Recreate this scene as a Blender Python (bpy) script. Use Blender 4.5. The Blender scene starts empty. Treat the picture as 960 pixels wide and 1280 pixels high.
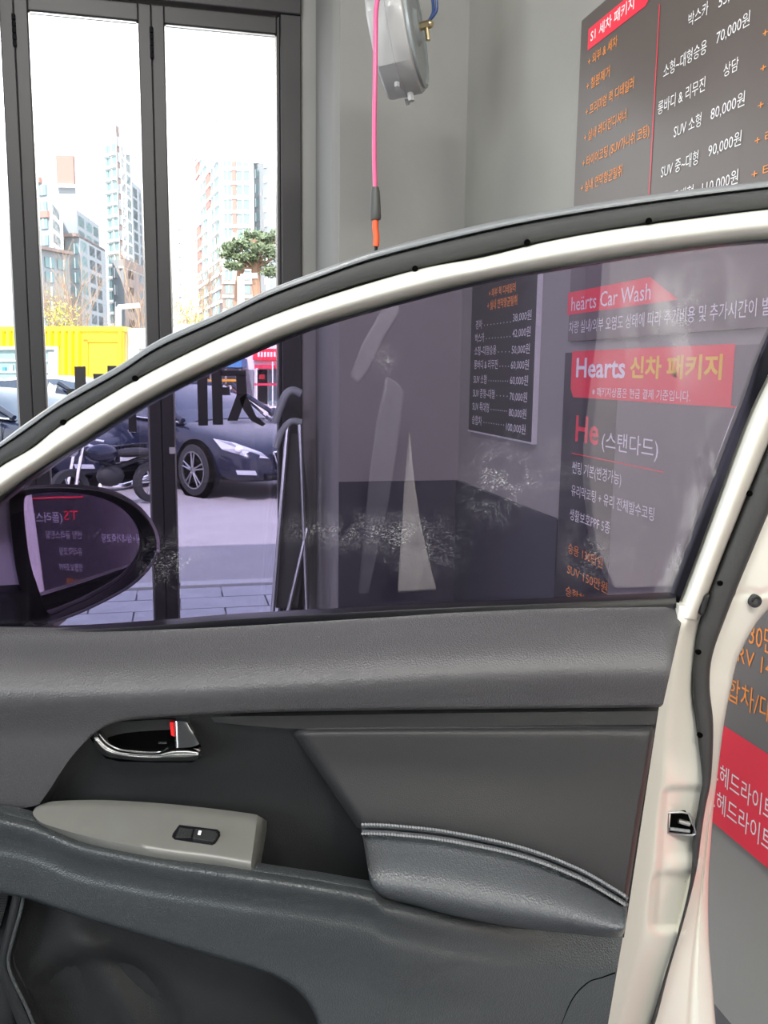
import bpy, bmesh, math, random
from mathutils import Vector as V, Matrix
from mathutils.geometry import tessellate_polygon
random.seed(7)
SC = bpy.context.scene
COL = SC.collection
# ------------------------------------------------------------------ camera
YAW, PIT, ROL, FPX, EYE = 0.22957, 0.15497, 0.01218, 1112.6, 1.45
H_ = V((math.sin(YAW)*math.cos(PIT), math.cos(YAW)*math.cos(PIT), -math.sin(PIT)))
R0 = V((math.cos(YAW), -math.sin(YAW), 0)); U0 = R0.cross(H_)
R_ = R0*math.cos(ROL)+U0*math.sin(ROL); U_ = -R0*math.sin(ROL)+U0*math.cos(ROL)
CAM = V((0, 0, EYE))
cd = bpy.data.cameras.new('camera'); cam = bpy.data.objects.new('camera', cd); COL.objects.link(cam)
m = Matrix((R_, U_, -H_)).transposed().to_4x4(); m.translation = CAM; cam.matrix_world = m
cd.sensor_fit = 'HORIZONTAL'; cd.sensor_width = 36; cd.lens = FPX*36/960; cd.clip_start = .02; cd.clip_end = 900
SC.camera = cam
# ------------------------------------------------------------------ world, sun, lamps, exposure
w = bpy.data.worlds.new('sky'); SC.world = w; w.use_nodes = True
nt = w.node_tree; bg = nt.nodes['Background']
tc = nt.nodes.new('ShaderNodeTexCoord'); sp = nt.nodes.new('ShaderNodeSeparateXYZ'); cr = nt.nodes.new('ShaderNodeValToRGB')
nt.links.new(tc.outputs['Generated'], sp.inputs[0]); nt.links.new(sp.outputs['Z'], cr.inputs[0]); nt.links.new(cr.outputs[0], bg.inputs[0])
cr.color_ramp.elements[0].color = (1, .99, .97, 1); cr.color_ramp.elements[1].color = (.62, .78, 1, 1)
bg.inputs[1].default_value = 3.6
def light(name, kind, loc, target, energy, color=(1, 1, 1), size=1, size_y=None, spread=None):
    l = bpy.data.lights.new(name, kind); o = bpy.data.objects.new(name, l); COL.objects.link(o)
    o.location = loc; o.rotation_euler = (V(target)-V(loc)).to_track_quat('-Z', 'Y').to_euler()
    l.energy = energy; l.color = color
    if kind == 'AREA':
        l.shape = 'RECTANGLE'; l.size = size; l.size_y = size_y or size
        if spread: l.spread = math.radians(spread)
    return o
s = light('sun', 'SUN', (0, -10, 20), (3.2, -2.5, 11), 9.5, (1, .96, .9)); s.data.angle = .01
light('overhead_light', 'AREA', (-1.3, -.6, 4.0), (-.2, .8, 1), 85, (1, .97, .92), .7, .35)
light('overhead_light', 'AREA', (-.6, 2.0, 4.05), (-.2, 2.2, 0), 38, (1, .96, .9), 1.4, .3)
light('overhead_light', 'AREA', (.3, -1.9, 4.0), (.3, .6, .9), 100, (1, .97, .92), 1.6, .5)
light('entrance_daylight', 'AREA', (-3.6, -.9, 1.9), (.2, .9, 1.0), 165, (.86, .93, 1), 2.2, 2.2)
light('overhead_light', 'AREA', (.1, .9, 3.6), (.68, -.45, 1.35), 175, (1, .98, .95), .4, .4, 55)  # added light, brightens the pale shapes reflected in the door glass
SC.view_settings.view_transform = 'Standard'; SC.view_settings.look = 'None'
SC.view_settings.exposure = 0.0; SC.view_settings.gamma = 1; SC.view_settings.use_curve_mapping = False
SC.cycles.max_bounces = 8; SC.cycles.transparent_max_bounces = 16; SC.cycles.sample_clamp_indirect = 4
SC.cycles.caustics_reflective = False; SC.cycles.caustics_refractive = False
# ------------------------------------------------------------------ geometry helpers
def ray(px, py): return H_*FPX+R_*(px-480)-U_*(py-640)
def hit(px, py, p, n):
    d = ray(px, py); n = V(n); return CAM+d*((V(p)-CAM).dot(n)/d.dot(n))
XR, YB, YW, GZ = 1.195, 3.7, 4.4, -.15          # right wall, back wall, shop front, street level
def Wx(px, py, x=XR): return hit(px, py, (x, 0, 0), (1, 0, 0))
def Wy(px, py, y=YW): return hit(px, py, (0, y, 0), (0, 1, 0))
def Wz(px, py, z=GZ): return hit(px, py, (0, 0, z), (0, 0, 1))
HH = V((math.sin(YAW), math.cos(YAW), 0))
def Fr(px, py, d): return hit(px, py, HH*d, HH)      # vertical plane d metres ahead
def P(px, py, w=0): return Fr(px, py, 1.0-w)         # on the door, w metres towards the car's inside
def resample(pts, n):
    pts = [V(p) for p in pts]; L = [0]
    for a, b in zip(pts, pts[1:]): L.append(L[-1]+(b-a).length)
    out = []; j = 0
    for i in range(n):
        t = L[-1]*i/(n-1)
        while j < len(pts)-2 and L[j+1] < t: j += 1
        k = (t-L[j])/max(L[j+1]-L[j], 1e-9); out.append(pts[j].lerp(pts[j+1], min(max(k, 0), 1)))
    return out
def smooth(pts, sub=4, closed=False):               # Catmull-Rom through the points
    pts = [V(p) for p in pts]; n = len(pts); out = []
    rng = range(n) if closed else range(n-1)
    for i in rng:
        g = (lambda k: pts[k % n]) if closed else (lambda k: pts[min(max(k, 0), n-1)])
        a, b, c, d = g(i-1), g(i), g(i+1), g(i+2)
        for k in range(sub):
            t = k/sub; out.append(.5*((2*b)+(c-a)*t+(2*a-5*b+4*c-d)*t*t+(3*b-a-3*c+d)*t**3))
    if not closed: out.append(pts[-1])
    return out
SPLIT = {'brass_fitting', 'white_lettering', 'orange_lettering', 'red_lettering', 'yellow_lettering', 'casing_bolt', 'vinyl_lettering', 'glazing_bead', 'door_seam', 'pillar', 'door_pull', 'fork', 'mounting_bracket', 'edge_trim', 'air_line', 'stems', 'hinge'}
class MB:
    def __init__(s): s.v = []; s.f = []; s.mi = []; s.cm = 0
    def add(s, vs, fs):
        o = len(s.v); s.v += [V(x) for x in vs]; s.f += [tuple(i+o for i in f) for f in fs]; s.mi += [s.cm]*len(fs); return s
    def box(s, a, b):
        x0, y0, z0 = a; x1, y1, z1 = b
        return s.add([(x0, y0, z0), (x1, y0, z0), (x1, y1, z0), (x0, y1, z0), (x0, y0, z1), (x1, y0, z1), (x1, y1, z1), (x0, y1, z1)],
                     [(3, 2, 1, 0), (4, 5, 6, 7), (0, 1, 5, 4), (1, 2, 6, 5), (2, 3, 7, 6), (3, 0, 4, 7)])
    def prism(s, pts, ext, cap2=None):              # polygon extruded by a vector
        pts = [V(p) for p in pts]; n = len(pts); e = V(ext)
        tr = [tuple(t) for t in tessellate_polygon([pts])]
        s.add(pts+[p+e for p in pts], tr+[tuple(i+n for i in reversed(t)) for t in tr]+[(i, (i+1) % n, (i+1) % n+n, i+n) for i in range(n)])
        return s
    def quadstrip(s, p, q, d, ext):                 # bar with rectangle section between p and q
        p, q, d, e = V(p), V(q), V(d), V(ext); return s.prism([p-d, q-d, q+d, p+d], e)
    def grid(s, rows, closed=False):
        n = len(rows[0]); o = []
        for r in rows: o += list(r)
        fs = []
        for i in range(len(rows)-1):
            for j in range(n if closed else n-1):
                k = (j+1) % n; fs.append((i*n+j, i*n+k, (i+1)*n+k, (i+1)*n+j))
        return s.add(o, fs)
    def tube(s, pts, r, seg=8, cap=True):
        pts = [V(p) for p in pts]; rs = r if isinstance(r, (list, tuple)) else [r]*len(pts); rows = []; up = None
        for i, p in enumerate(pts):
            t = (pts[min(i+1, len(pts)-1)]-pts[max(i-1, 0)]).normalized()
            if up is None: up = t.orthogonal().normalized()
            up = (up-t*up.dot(t)); up = up.normalized() if up.length > 1e-6 else t.orthogonal().normalized()
            b = t.cross(up); rows.append([p+(up*math.cos(a)+b*math.sin(a))*rs[i] for a in [2*math.pi*k/seg for k in range(seg)]])
        o = len(s.v); s.grid(rows, True)
        if cap: s.f += [tuple(o+k for k in reversed(range(seg))), tuple(o+(len(rows)-1)*seg+k for k in range(seg))]; s.mi += [s.cm]*2
        return s
    def lathe(s, c, ax, prof, seg=24):              # prof: list of (radius, along)
        c, ax = V(c), V(ax).normalized(); u = ax.orthogonal().normalized(); b = ax.cross(u)
        rows = [[c+ax*h+(u*math.cos(a)+b*math.sin(a))*max(r, 1e-4) for a in [2*math.pi*k/seg for k in range(seg)]] for r, h in prof]
        return s.grid(rows, True)
    def ball(s, c, r, seg=12, sc=(1, 1, 1)):
        rows = []
        for i in range(seg//2+1):
            t = math.pi*i/(seg//2); rows.append([V(c)+V((r*sc[0]*math.sin(t)*math.cos(a), r*sc[1]*math.sin(t)*math.sin(a), r*sc[2]*math.cos(t))) for a in [2*math.pi*k/seg for k in range(seg)]])
        return s.grid(rows, True)
    def split(s, groups=None):                      # one builder per separate piece
        par = list(range(len(s.v)))
        def find(i):
            while par[i] != i: par[i] = par[par[i]]; i = par[i]
            return i
        for f in s.f:
            for i in f[1:]: par[find(i)] = find(f[0])
        for g in groups or []:
            for i in range(g[0]+1, g[1]): par[find(i)] = find(g[0])
        d = {}
        for f in s.f: d.setdefault(find(f[0]), []).append(f)
        out = []
        for fs in d.values():
            ids = sorted({i for f in fs for i in f}); mp = {i: k for k, i in enumerate(ids)}; q = MB(); q.add([s.v[i] for i in ids], [tuple(mp[i] for i in f) for f in fs]); out.append(q)
        return out
    def build(s, name, mat, parent=None, world=True, flat=False, bevel=0, thick=0, sub=0, sharp=40):
        if name in SPLIT and parent and not getattr(s, 'one', False):
            for q in s.split(getattr(s, 'groups', None)): q.one = True; o = q.build(name, mat, parent, world, flat, bevel, thick, sub, sharp)
            return o
        org = V((0, 0, 0))
        if world:
            if parent: org = ORG.get(parent.name, V((0, 0, 0)))
            else:
                xs = [v.x for v in s.v]; ys = [v.y for v in s.v]; zs = [v.z for v in s.v]
                org = V(((min(xs)+max(xs))/2, (min(ys)+max(ys))/2, min(zs)))
        me = bpy.data.meshes.new(name); me.from_pydata([v-org for v in s.v], [], s.f)
        mats = mat if isinstance(mat, (list, tuple)) else [mat]
        for x in mats: me.materials.append(x)
        if len(mats) > 1: me.polygons.foreach_set('material_index', s.mi)
        bm = bmesh.new(); bm.from_mesh(me); bmesh.ops.remove_doubles(bm, verts=bm.verts, dist=1e-6)
        bmesh.ops.recalc_face_normals(bm, faces=bm.faces); bm.to_mesh(me); bm.free()
        o = bpy.data.objects.new(name, me); COL.objects.link(o)
        if parent: o.parent = parent; ORG[o.name] = org if world else V((0, 0, 0))
        else: o.location = org; ORG[o.name] = org
        if bevel: b = o.modifiers.new('b', 'BEVEL'); b.width = bevel; b.segments = 3; b.limit_method = 'ANGLE'
        if thick: b = o.modifiers.new('t', 'SOLIDIFY'); b.thickness = thick; b.offset = -1
        if sub: b = o.modifiers.new('s', 'SUBSURF'); b.levels = b.render_levels = sub
        if not flat:
            me.polygons.foreach_set('use_smooth', [True]*len(me.polygons))
            try: me.set_sharp_from_angle(angle=math.radians(sharp))
            except Exception: pass
        return o
ORG = {}
def empty(name, loc, rz=0):
    o = bpy.data.objects.new(name, None); COL.objects.link(o); o.location = loc; o.rotation_euler = (0, 0, rz)
    o.empty_display_size = .1; ORG[o.name] = V(loc); return o
def tag(o, label=None, cat=None, group=None, kind=None):
    if label: o['label'] = label
    if cat: o['category'] = cat
    if group: o['group'] = group
    if kind: o['kind'] = kind
    return o
def copy_part(o, parent, loc=None):
    c = o.copy(); COL.objects.link(c); c.parent = parent
    if loc is not None: c.location = loc
    return c
# ------------------------------------------------------------------ materials
def mat(name, col, rough=.5, metal=0, bump=None, var=None, spec=.5, coat=0):
    """bump=(kind, scale, strength)  var=(scale, amount)"""
    m = bpy.data.materials.new(name); m.use_nodes = True; n = m.node_tree.nodes; l = m.node_tree.links; b = n['Principled BSDF']
    b.inputs['Base Color'].default_value = (*col, 1); b.inputs['Roughness'].default_value = rough; b.inputs['Metallic'].default_value = metal
    b.inputs['Specular IOR Level'].default_value = spec; b.inputs['Coat Weight'].default_value = coat; b.inputs['Coat Roughness'].default_value = .05
    t = n.new('ShaderNodeTexCoord')
    if var:
        x = n.new('ShaderNodeTexNoise'); x.inputs['Scale'].default_value = var[0]; x.inputs['Detail'].default_value = 5; l.new(t.outputs['Object'], x.inputs[0])
        r = n.new('ShaderNodeMapRange'); r.inputs[1].default_value = .3; r.inputs[2].default_value = .7; r.inputs[3].default_value = 1-var[1]; r.inputs[4].default_value = 1+var[1]; l.new(x.outputs[0], r.inputs[0])
        mx = n.new('ShaderNodeVectorMath'); mx.operation = 'SCALE'; mx.inputs[0].default_value = col; l.new(r.outputs[0], mx.inputs['Scale']); l.new(mx.outputs[0], b.inputs['Base Color'])
    if bump:
        if bump[0] == 'voronoi':
            x = n.new('ShaderNodeTexVoronoi'); x.inputs['Scale'].default_value = bump[1]; o = x.outputs['Distance']
        else:
            x = n.new('ShaderNodeTexNoise'); x.inputs['Scale'].default_value = bump[1]; x.inputs['Detail'].default_value = 4; o = x.outputs[0]
        l.new(t.outputs['Object'], x.inputs[0]); bp = n.new('ShaderNodeBump'); bp.inputs['Strength'].default_value = bump[2]; bp.inputs['Distance'].default_value = .001 if bump[0] == 'voronoi' else .004
        l.new(o, bp.inputs['Height']); l.new(bp.outputs[0], b.inputs['Normal'])
    return m
def glass(name, tint, refl, dirt=False):
    m = bpy.data.materials.new(name); m.use_nodes = True; n = m.node_tree.nodes; l = m.node_tree.links; n.clear()
    out = n.new('ShaderNodeOutputMaterial'); tr = n.new('ShaderNodeBsdfTransparent'); tr.inputs[0].default_value = (*tint, 1)
    gl = n.new('ShaderNodeBsdfGlossy'); gl.inputs['Roughness'].default_value = .0; gl.inputs[0].default_value = (1, 1, 1, 1)
    lw = n.new('ShaderNodeLayerWeight'); lw.inputs[0].default_value = .5; pw_ = n.new('ShaderNodeMath'); pw_.operation = 'POWER'; pw_.inputs[1].default_value = 4.5; l.new(lw.outputs['Facing'], pw_.inputs[0])
    mr = n.new('ShaderNodeMapRange'); mr.inputs[1].default_value = 0; mr.inputs[2].default_value = 1; mr.inputs[3].default_value = refl; mr.inputs[4].default_value = 1; l.new(pw_.outputs[0], mr.inputs[0])
    mx = n.new('ShaderNodeMixShader'); l.new(mr.outputs[0], mx.inputs[0]); l.new(tr.outputs[0], mx.inputs[1]); l.new(gl.outputs[0], mx.inputs[2]); res = mx
    if dirt:                                        # dried water film and rubbed specks on the tint foil
        t = n.new('ShaderNodeTexCoord')
        def blob(c, r, soft):                       # soft ellipse mask in object space
            mp = n.new('ShaderNodeMapping'); mp.inputs['Location'].default_value = (-c[0]/r[0], 0, -c[2]/r[2]); mp.inputs['Scale'].default_value = (1/r[0], 0, 1/r[2])
            l.new(t.outputs['Object'], mp.inputs[0]); ln = n.new('ShaderNodeVectorMath'); ln.operation = 'LENGTH'; l.new(mp.outputs[0], ln.inputs[0])
            q = n.new('ShaderNodeMapRange'); q.inputs[1].default_value = 1; q.inputs[2].default_value = 1-soft; q.inputs[3].default_value = 0; q.inputs[4].default_value = 1; l.new(ln.outputs['Value'], q.inputs[0]); return q.outputs[0]
        def noise(sc, lo, hi, stretch=(1, 1, 1), det=8):
            mp = n.new('ShaderNodeMapping'); mp.inputs['Scale'].default_value = stretch; l.new(t.outputs['Object'], mp.inputs[0])
            x = n.new('ShaderNodeTexNoise'); x.inputs['Scale'].default_value = sc; x.inputs['Detail'].default_value = det; x.inputs['Roughness'].default_value = .65; x.inputs['Distortion'].default_value = .8; l.new(mp.outputs[0], x.inputs[0])
            q = n.new('ShaderNodeMapRange'); q.inputs[1].default_value = lo; q.inputs[2].default_value = hi; l.new(x.outputs[0], q.inputs[0]); return q.outputs[0]
        def mul(a, b):
            q = n.new('ShaderNodeMath'); q.operation = 'MULTIPLY'; l.new(a, q.inputs[0])
            if isinstance(b, float): q.inputs[1].default_value = b
            else: l.new(b, q.inputs[1])
            return q.outputs[0]
        def add(a, b):
            q = n.new('ShaderNodeMath'); q.operation = 'ADD'; q.use_clamp = True; l.new(a, q.inputs[0]); l.new(b, q.inputs[1]); return q.outputs[0]
        acc = mul(noise(700, .68, .72), .12)                                    # dust specks everywhere
        for (px, py, rx, ry, kind) in DIRT:
            c = P(px, py, -.03)-ORG['car_door']; b = blob((c.x, 0, c.z), (rx*.0009, 1, ry*.0009), .8)
            nz = {'film': noise(14, .47, .62, (1.6, 1, .5)), 'scuff': mul(noise(620, .53, .60, (.7, 1, 1.2)), noise(32, .43, .58)), 'streak': noise(40, .5, .62, (1, 1, .35))}[kind]
            acc = add(acc, mul(mul(b, nz), {'film': .20, 'scuff': .28, 'streak': .25}[kind]))
        df = n.new('ShaderNodeBsdfDiffuse'); df.inputs[0].default_value = (.75, .76, .72, 1)
        m2 = n.new('ShaderNodeMixShader'); l.new(acc, m2.inputs[0]); l.new(mx.outputs[0], m2.inputs[1]); l.new(df.outputs[0], m2.inputs[2]); res = m2
    l.new(res.outputs[0], out.inputs[0]); return m
M = dict(
    wall=mat('grey_wall_paint', (.27, .265, .25), .75, bump=('noise', 30, .25), var=(1.3, .07)),
    wall_lit=mat('lightened_wall_paint', (.31, .305, .28), .7, bump=('noise', 30, .25), var=(1.3, .07)),  # same wall paint, window light on the right wall put into the colour
    darkwall=mat('dark_low_band', (.045, .045, .06), .5, var=(3, .1)),  # dark colour of the low corner bands
    floor=mat('shop_floor', (.10, .10, .11), .25, var=(2, .15)),
    ceil=mat('ceiling_paint', (.42, .42, .40), .8),
    frame=mat('charcoal_aluminium', (.029, .027, .029), .42, bump=('noise', 200, .05)),
    jamb=mat('black_jamb', (.018, .018, .024), .5),
    white=mat('cream_white_car_paint', (.80, .79, .70), .28, coat=.6),
    whitep=mat('white_mirror_paint', (.82, .82, .84), .3, coat=.6),
    rim=mat('satin_grey_trim', (.16, .17, .18), .33, coat=.2),
    seal=mat('weatherstrip_rubber', (.019, .020, .021), .65, bump=('noise', 300, .1)),
    black=mat('black_gloss_plastic', (.004, .004, .006), .3, spec=.25),
    hole=mat('black_void', (.002, .002, .002), .8, spec=0),
    leather=mat('charcoal_leatherette', (.056, .055, .059), .38, bump=('voronoi', 520, .6)),
    insert=mat('charcoal_fine_vinyl', (.025, .025, .0265), .45, spec=.3, bump=('voronoi', 900, .25)),
    plastic=mat('dark_moulded_plastic', (.013, .014, .015), .5, spec=.25, bump=('noise', 900, .3)),
    grainp=mat('grained_dark_plastic', (.036, .041, .044), .31, spec=.45, bump=('voronoi', 520, .6)),
    lowerp=mat('lower_panel_plastic', (.012, .013, .014), .55, spec=.25, bump=('noise', 700, .25)),
    pad=mat('armrest_leatherette', (.070, .076, .084), .30, bump=('voronoi', 480, .7)),
    thread=mat('grey_thread', (.24, .25, .26), .7),
    bezel=mat('warm_grey_satin_plastic', (.115, .115, .106), .36, var=(30, .04)),
    chrome=mat('chrome', (.95, .95, .95), .16, 1),
    steel=mat('steel', (.5, .5, .5), .3, 1),
    red=mat('red_plastic', (.75, .02, .02), .4),
    board=mat('brown_grey_board', (.115, .095, .085), .32),
    board2=mat('charcoal_board', (.024, .020, .024), .35),
    board3=mat('grey_board', (.165, .152, .15), .45),
    pred=mat('print_red', (.88, .04, .075), .4),
    pwhite=mat('print_white', (.86, .86, .86), .5),
    porange=mat('print_orange', (.95, .32, .06), .5),
    pyellow=mat('print_yellow', (.95, .62, .06), .5),
    edge=mat('board_edge_white', (.6, .6, .6), .5),
    reel=mat('light_grey_enamel', (.47, .48, .475), .35, coat=.3),
    reel2=mat('blue_grey_enamel', (.34, .38, .39), .35, coat=.3),
    pink=mat('pink_hose', (.80, .13, .30), .35),
    brass=mat('brass_fitting', (.6, .5, .3), .3, 1),
    blue=mat('blue_air_line', (.03, .06, .18), .35),
    tape=mat('orange_tape', (.9, .13, .04), .5),
    grip=mat('grey_rubber_grip', (.07, .075, .07), .5),
    paving=mat('grey_paving_stone', (.36, .36, .38), .8, var=(4, .12)),
    asphalt=mat('asphalt', (.33, .31, .31), .9, bump=('noise', 60, .3), var=(2, .06)),
    kerb=mat('kerb_granite', (.45, .44, .43), .8, var=(20, .1)),
    yellow=mat('yellow_container_paint', (.88, .62, .02), .45),
    ochre=mat('ochre_container_frame', (.62, .28, .01), .5),
    offwhite=mat('white_panel', (.8, .8, .78), .6),
    paleglass=mat('pale_window_glass', (.22, .32, .33), .5, spec=.2),
    glassd=mat('dark_window_glass', (.09, .12, .14), .1),
    bldwhite=mat('white_render', (.82, .82, .80), .8),
    bldgrey=mat('grey_render', (.30, .32, .34), .8),
    bldbrick=mat('brick_red_render', (.42, .20, .17), .8),
    bldbrown=mat('brown_stone_render', (.26, .20, .18), .8, var=(1, .15)),
    bark=mat('bare_bark', (.34, .24, .17), .9), pinebark=mat('pine_bark', (.32, .19, .13), .9),
    pine=mat('pine_needles', (.16, .20, .11), .8), bush=mat('yellow_green_leaves', (.45, .42, .08), .8),
    navy=mat('dark_navy_car_paint', (.008, .011, .03), .25, spec=.4, coat=.35),
    carwhite=mat('white_car_paint', (.8, .82, .85), .15, coat=1),
    carglass=mat('car_window_glass', (.02, .028, .05), .04, coat=1),
    tyre=mat('tyre_rubber', (.02, .02, .022), .8),
    alloy=mat('alloy_rim', (.5, .5, .52), .3, 1),
    lamp=mat('headlamp_lens', (.6, .62, .68), .08, .3, coat=1),
    shopred=mat('red_shopfront', (.65, .03, .08), .5), awn=mat('blue_awning', (.05, .22, .45), .6),
    belt=mat('seat_belt_webbing', (.10, .10, .11), .6),
    trimgrey=mat('grey_pillar_trim', (.16, .16, .17), .5),
)
M['shopglass'] = glass('clear_shop_glass', (.95, .96, .96), .05)
mm = bpy.data.materials.new('mirror_silver'); mm.use_nodes = True; b = mm.node_tree.nodes['Principled BSDF']
b.inputs['Base Color'].default_value = (.8, .8, .85, 1); b.inputs['Metallic'].default_value = 1; b.inputs['Roughness'].default_value = .01
M['mirror'] = mm
# ================================================================== THE ROOM
def struct(mb, name, m, parent=None, **k):
    o = mb.build(name, m, parent, **k)
    if not parent: o['kind'] = 'structure'
    return o
CZ = 4.2
struct(MB().box((-5.2, -6, -.2), (XR+.2, YW+.12, 0)), 'floor', M['floor'], flat=True)
struct(MB().box((-5.2, -6, CZ), (XR+.2, YW+.15, CZ+.15)), 'ceiling', M['ceil'], flat=True)
struct(MB().box((XR, -6, 0), (XR+.2, YW+.15, CZ)), 'wall_right', M['wall_lit'], flat=True)
xc = Wy(425, 100, YB).x
struct(MB().box((xc, YB, 0), (XR, YW+.15, CZ)), 'wall_back', M['wall'], flat=True)
struct(MB().box((-5.4, -6, 0), (-5.2, YW+.15, CZ)), 'wall_left', M['wall'], flat=True)
struct(MB().box((-5.2, -6.2, 0), (XR+.2, -6, CZ)), 'wall_rear', M['wall'], flat=True)
xj = Wy(375, 200).x
# rounded plaster return between the shop front and the back wall
cL_ = Wx(700, 600, XR-.012).y
pts = [(xj, YW+.15), (xj, YW-.03)]
x1 = Wy(393, 200).x
pts += [(x1-.04, YW-.04), (x1, YW-.07), (x1+.03, YW-.14), (xc-.012, YB+.05), (xc, YB+.02), (xc+.01, YB+.1), (xc+.02, YW+.15)]
struct(MB().prism([(x, y, 0) for x, y in pts], (0, 0, CZ)), 'wall_return', M['wall'])
zd = Wy(500, 601, YB).z
struct(MB().box((xc+.001, YB-.012, 0), (XR-.012, YB, zd)), 'trim_1', M['darkwall'], flat=True)
struct(MB().box((XR-.012, cL_+.01, 0), (XR, YB-.012, zd)), 'trim_2', M['darkwall'], flat=True)
# header above the folding doors
def Y2(px, py): p = Wy(px, py); return p.x, p.z
ztop = Wy(190, 6).z
struct(MB().box((-5.2, YW-.05, ztop+.10), (xj+.02, YW+.15, CZ)), 'wall_header', M['jamb'], flat=True)
struct(MB().box((-5.2, YW-.06, ztop), (xj, YW+.08, ztop+.10)), 'trim_3', M['frame'], bevel=.006)
# black door jamb at the right side of the shop front
xa = Wy(350, 200).x
struct(MB().box((xa, YW-.05, 0), (xj, YW+.08, ztop)), 'trim_4', M['frame'], bevel=.005)
struct(MB().box((-5.2, YW-.03, 0), (xa, YW+.06, .03)), 'trim_5', M['frame'], bevel=.004)
# folding glazed doors: leaf edges from left to right
def leaf(n, xl, xr, lab, stl=.085, str_=.085, hinge=True):
    y0, y1 = YW-.025, YW+.03
    e = empty('door_%d' % n, (xl, YW, 0)); e['kind'] = 'structure'; e['label'] = lab
    zt = ztop-.005; zb = .032
    MB().box((xl, y0, zb), (xl+stl, y1, zt)).build('door_stile', M['frame'], e, bevel=.005)
    MB().box((xr-str_, y0, zb), (xr, y1, zt)).build('door_stile', M['frame'], e, bevel=.005)
    MB().box((xl+stl, y0, zt-.075), (xr-str_, y1, zt)).build('door_rail', M['frame'], e, bevel=.005)
    MB().box((xl+stl, y0, zb), (xr-str_, y1, zb+.16)).build('door_rail', M['frame'], e, bevel=.005)
    q = MB()
    for a, b_ in (((xl+stl, y0+.012, zb+.16), (xl+stl+.008, y0+.022, zt-.075)), ((xr-str_-.008, y0+.012, zb+.16), (xr-str_, y0+.022, zt-.075)), ((xl+stl, y0+.012, zt-.083), (xr-str_, y0+.022, zt-.075))): q.box(a, b_)
    q.build('glazing_bead', M['steel'], e, flat=True)
    MB().box((xl+stl+.001, YW-.002, zb+.16), (xr-str_-.001, YW+.004, zt-.075)).build('pane', M['shopglass'], e, flat=True)
    if hinge:
        q = MB()
        for k in range(5): q.tube([(xr, y0-.009, zt-.10-k*.027), (xr, y0-.009, zt-.122-k*.027)], .008, 8)
        q.build('hinge', M['black'], e)
    return e
m1c = Wy(22, 100).x; m2 = Wy(191, 100).x
w1 = Wy(39.5, 100).x-m1c; w2 = Wy(207, 100).x-m2
pw = m2-m1c
leaf(1, m1c-2*pw, m1c-pw, 'far left glazed folding door leaf mostly outside the picture', .08, .08)
leaf(2, m1c-pw, m1c, 'glazed folding door leaf at the left picture edge beside the first mullion', .08, w1)
l3 = leaf(3, m1c, m2, 'glazed folding door leaf showing the yellow container behind', w1, w2)
l4 = leaf(4, m2, xa, 'glazed folding door leaf beside the black jamb, pine and tower behind', w2, .015, False)
# reversed shop lettering stuck on the panes
def vinyl(polys, parent):
    q = MB()
    for pl in polys: q.prism([Wy(x, y, YW-.0035) for x, y in pl], (0, -.001, 0))
    q.build('vinyl_lettering', M['frame'], parent, flat=True)
vinyl([[(246, 464), (259, 464), (260, 532), (248, 532)], [(264, 460), (277, 460), (279, 531), (266, 531)],
       [(275, 463), (307, 463), (308, 470), (276, 470)], [(295, 469), (307, 469), (309, 494), (296, 494)], [(277, 484), (287, 484), (288, 494), (278, 494)],
       [(296, 493), (309, 493), (297, 526), (284, 526)], [(306, 493), (311, 500), (320, 520), (332, 530), (328, 533), (314, 526), (304, 512), (299, 498)]], l4)
vinyl([[(93, 458), (107, 458), (108, 508), (94, 508)], [(83, 486), (93, 486), (94, 494), (84, 494)], [(134, 457), (146, 457), (147, 530), (135, 530)], [(116, 467), (130, 467), (131, 475), (117, 475)], [(160, 500), (170, 500), (171, 540), (161, 540)]], l3)
MB().box(tuple(Wy(212, 567, YW-.028)+V((-.001, 0, -.001))), tuple(Wy(219, 559, YW-.026))).build('door_sticker', M['edge'], l3, flat=True)
# ================================================================== BOARDS ON THE RIGHT WALL
def text_mesh(s, bold=0):
    c = bpy.data.curves.new('t', 'FONT'); c.body = s; c.resolution_u = 2; c.offset = bold
    o = bpy.data.objects.new('t', c); COL.objects.link(o); dg = bpy.context.evaluated_depsgraph_get()
    me = bpy.data.meshes.new_from_object(o.evaluated_get(dg)); bpy.data.objects.remove(o)
    vs = [v.co.copy() for v in me.vertices]; fs = [tuple(p.vertices) for p in me.polygons]; bpy.data.meshes.remove(me); return vs, fs
def put_text(mb, s, a, b, h, x=XR, hk=.88, nrm=-1, bold=0):
    """text on the right wall from world point a (baseline left) to b (right end); h = letter height in metres"""
    vs, fs = text_mesh(s, bold); x0 = min(v.x for v in vs); x1 = max(v.x for v in vs); sx = (a.y-b.y)/(x1-x0); sy = h/hk
    if not hasattr(mb, 'groups'): mb.groups = []
    mb.groups.append((len(mb.v), len(mb.v)+len(vs)))
    mb.add([(x, a.y-(v.x-x0)*sx, a.z+v.y*sy) for v in vs], fs)
def rowtext(mb, s, px0, py0, px1, hpx, x, **k):
    a = Wx(px0, py0, x); b = Wx(px1, py0, x); t = Wx(px0, py0-hpx, x); put_text(mb, s, a, b, t.z-a.z, x, **k)
def board(name, lab, y0, y1, z0, z1, m, th=.0115, x=XR, cat='board', group=None):
    e = empty(name, (x, (y0+y1)/2, z0)); tag(e, lab, cat, group)
    MB().box((x-th, min(y0, y1), z0), (x, max(y0, y1), z1)).build('panel', m, e, flat=True)
    return e
def flat(mb, pts, x): mb.add([(x, y, z) for y, z in pts], [tuple(range(len(pts)))])
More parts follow.
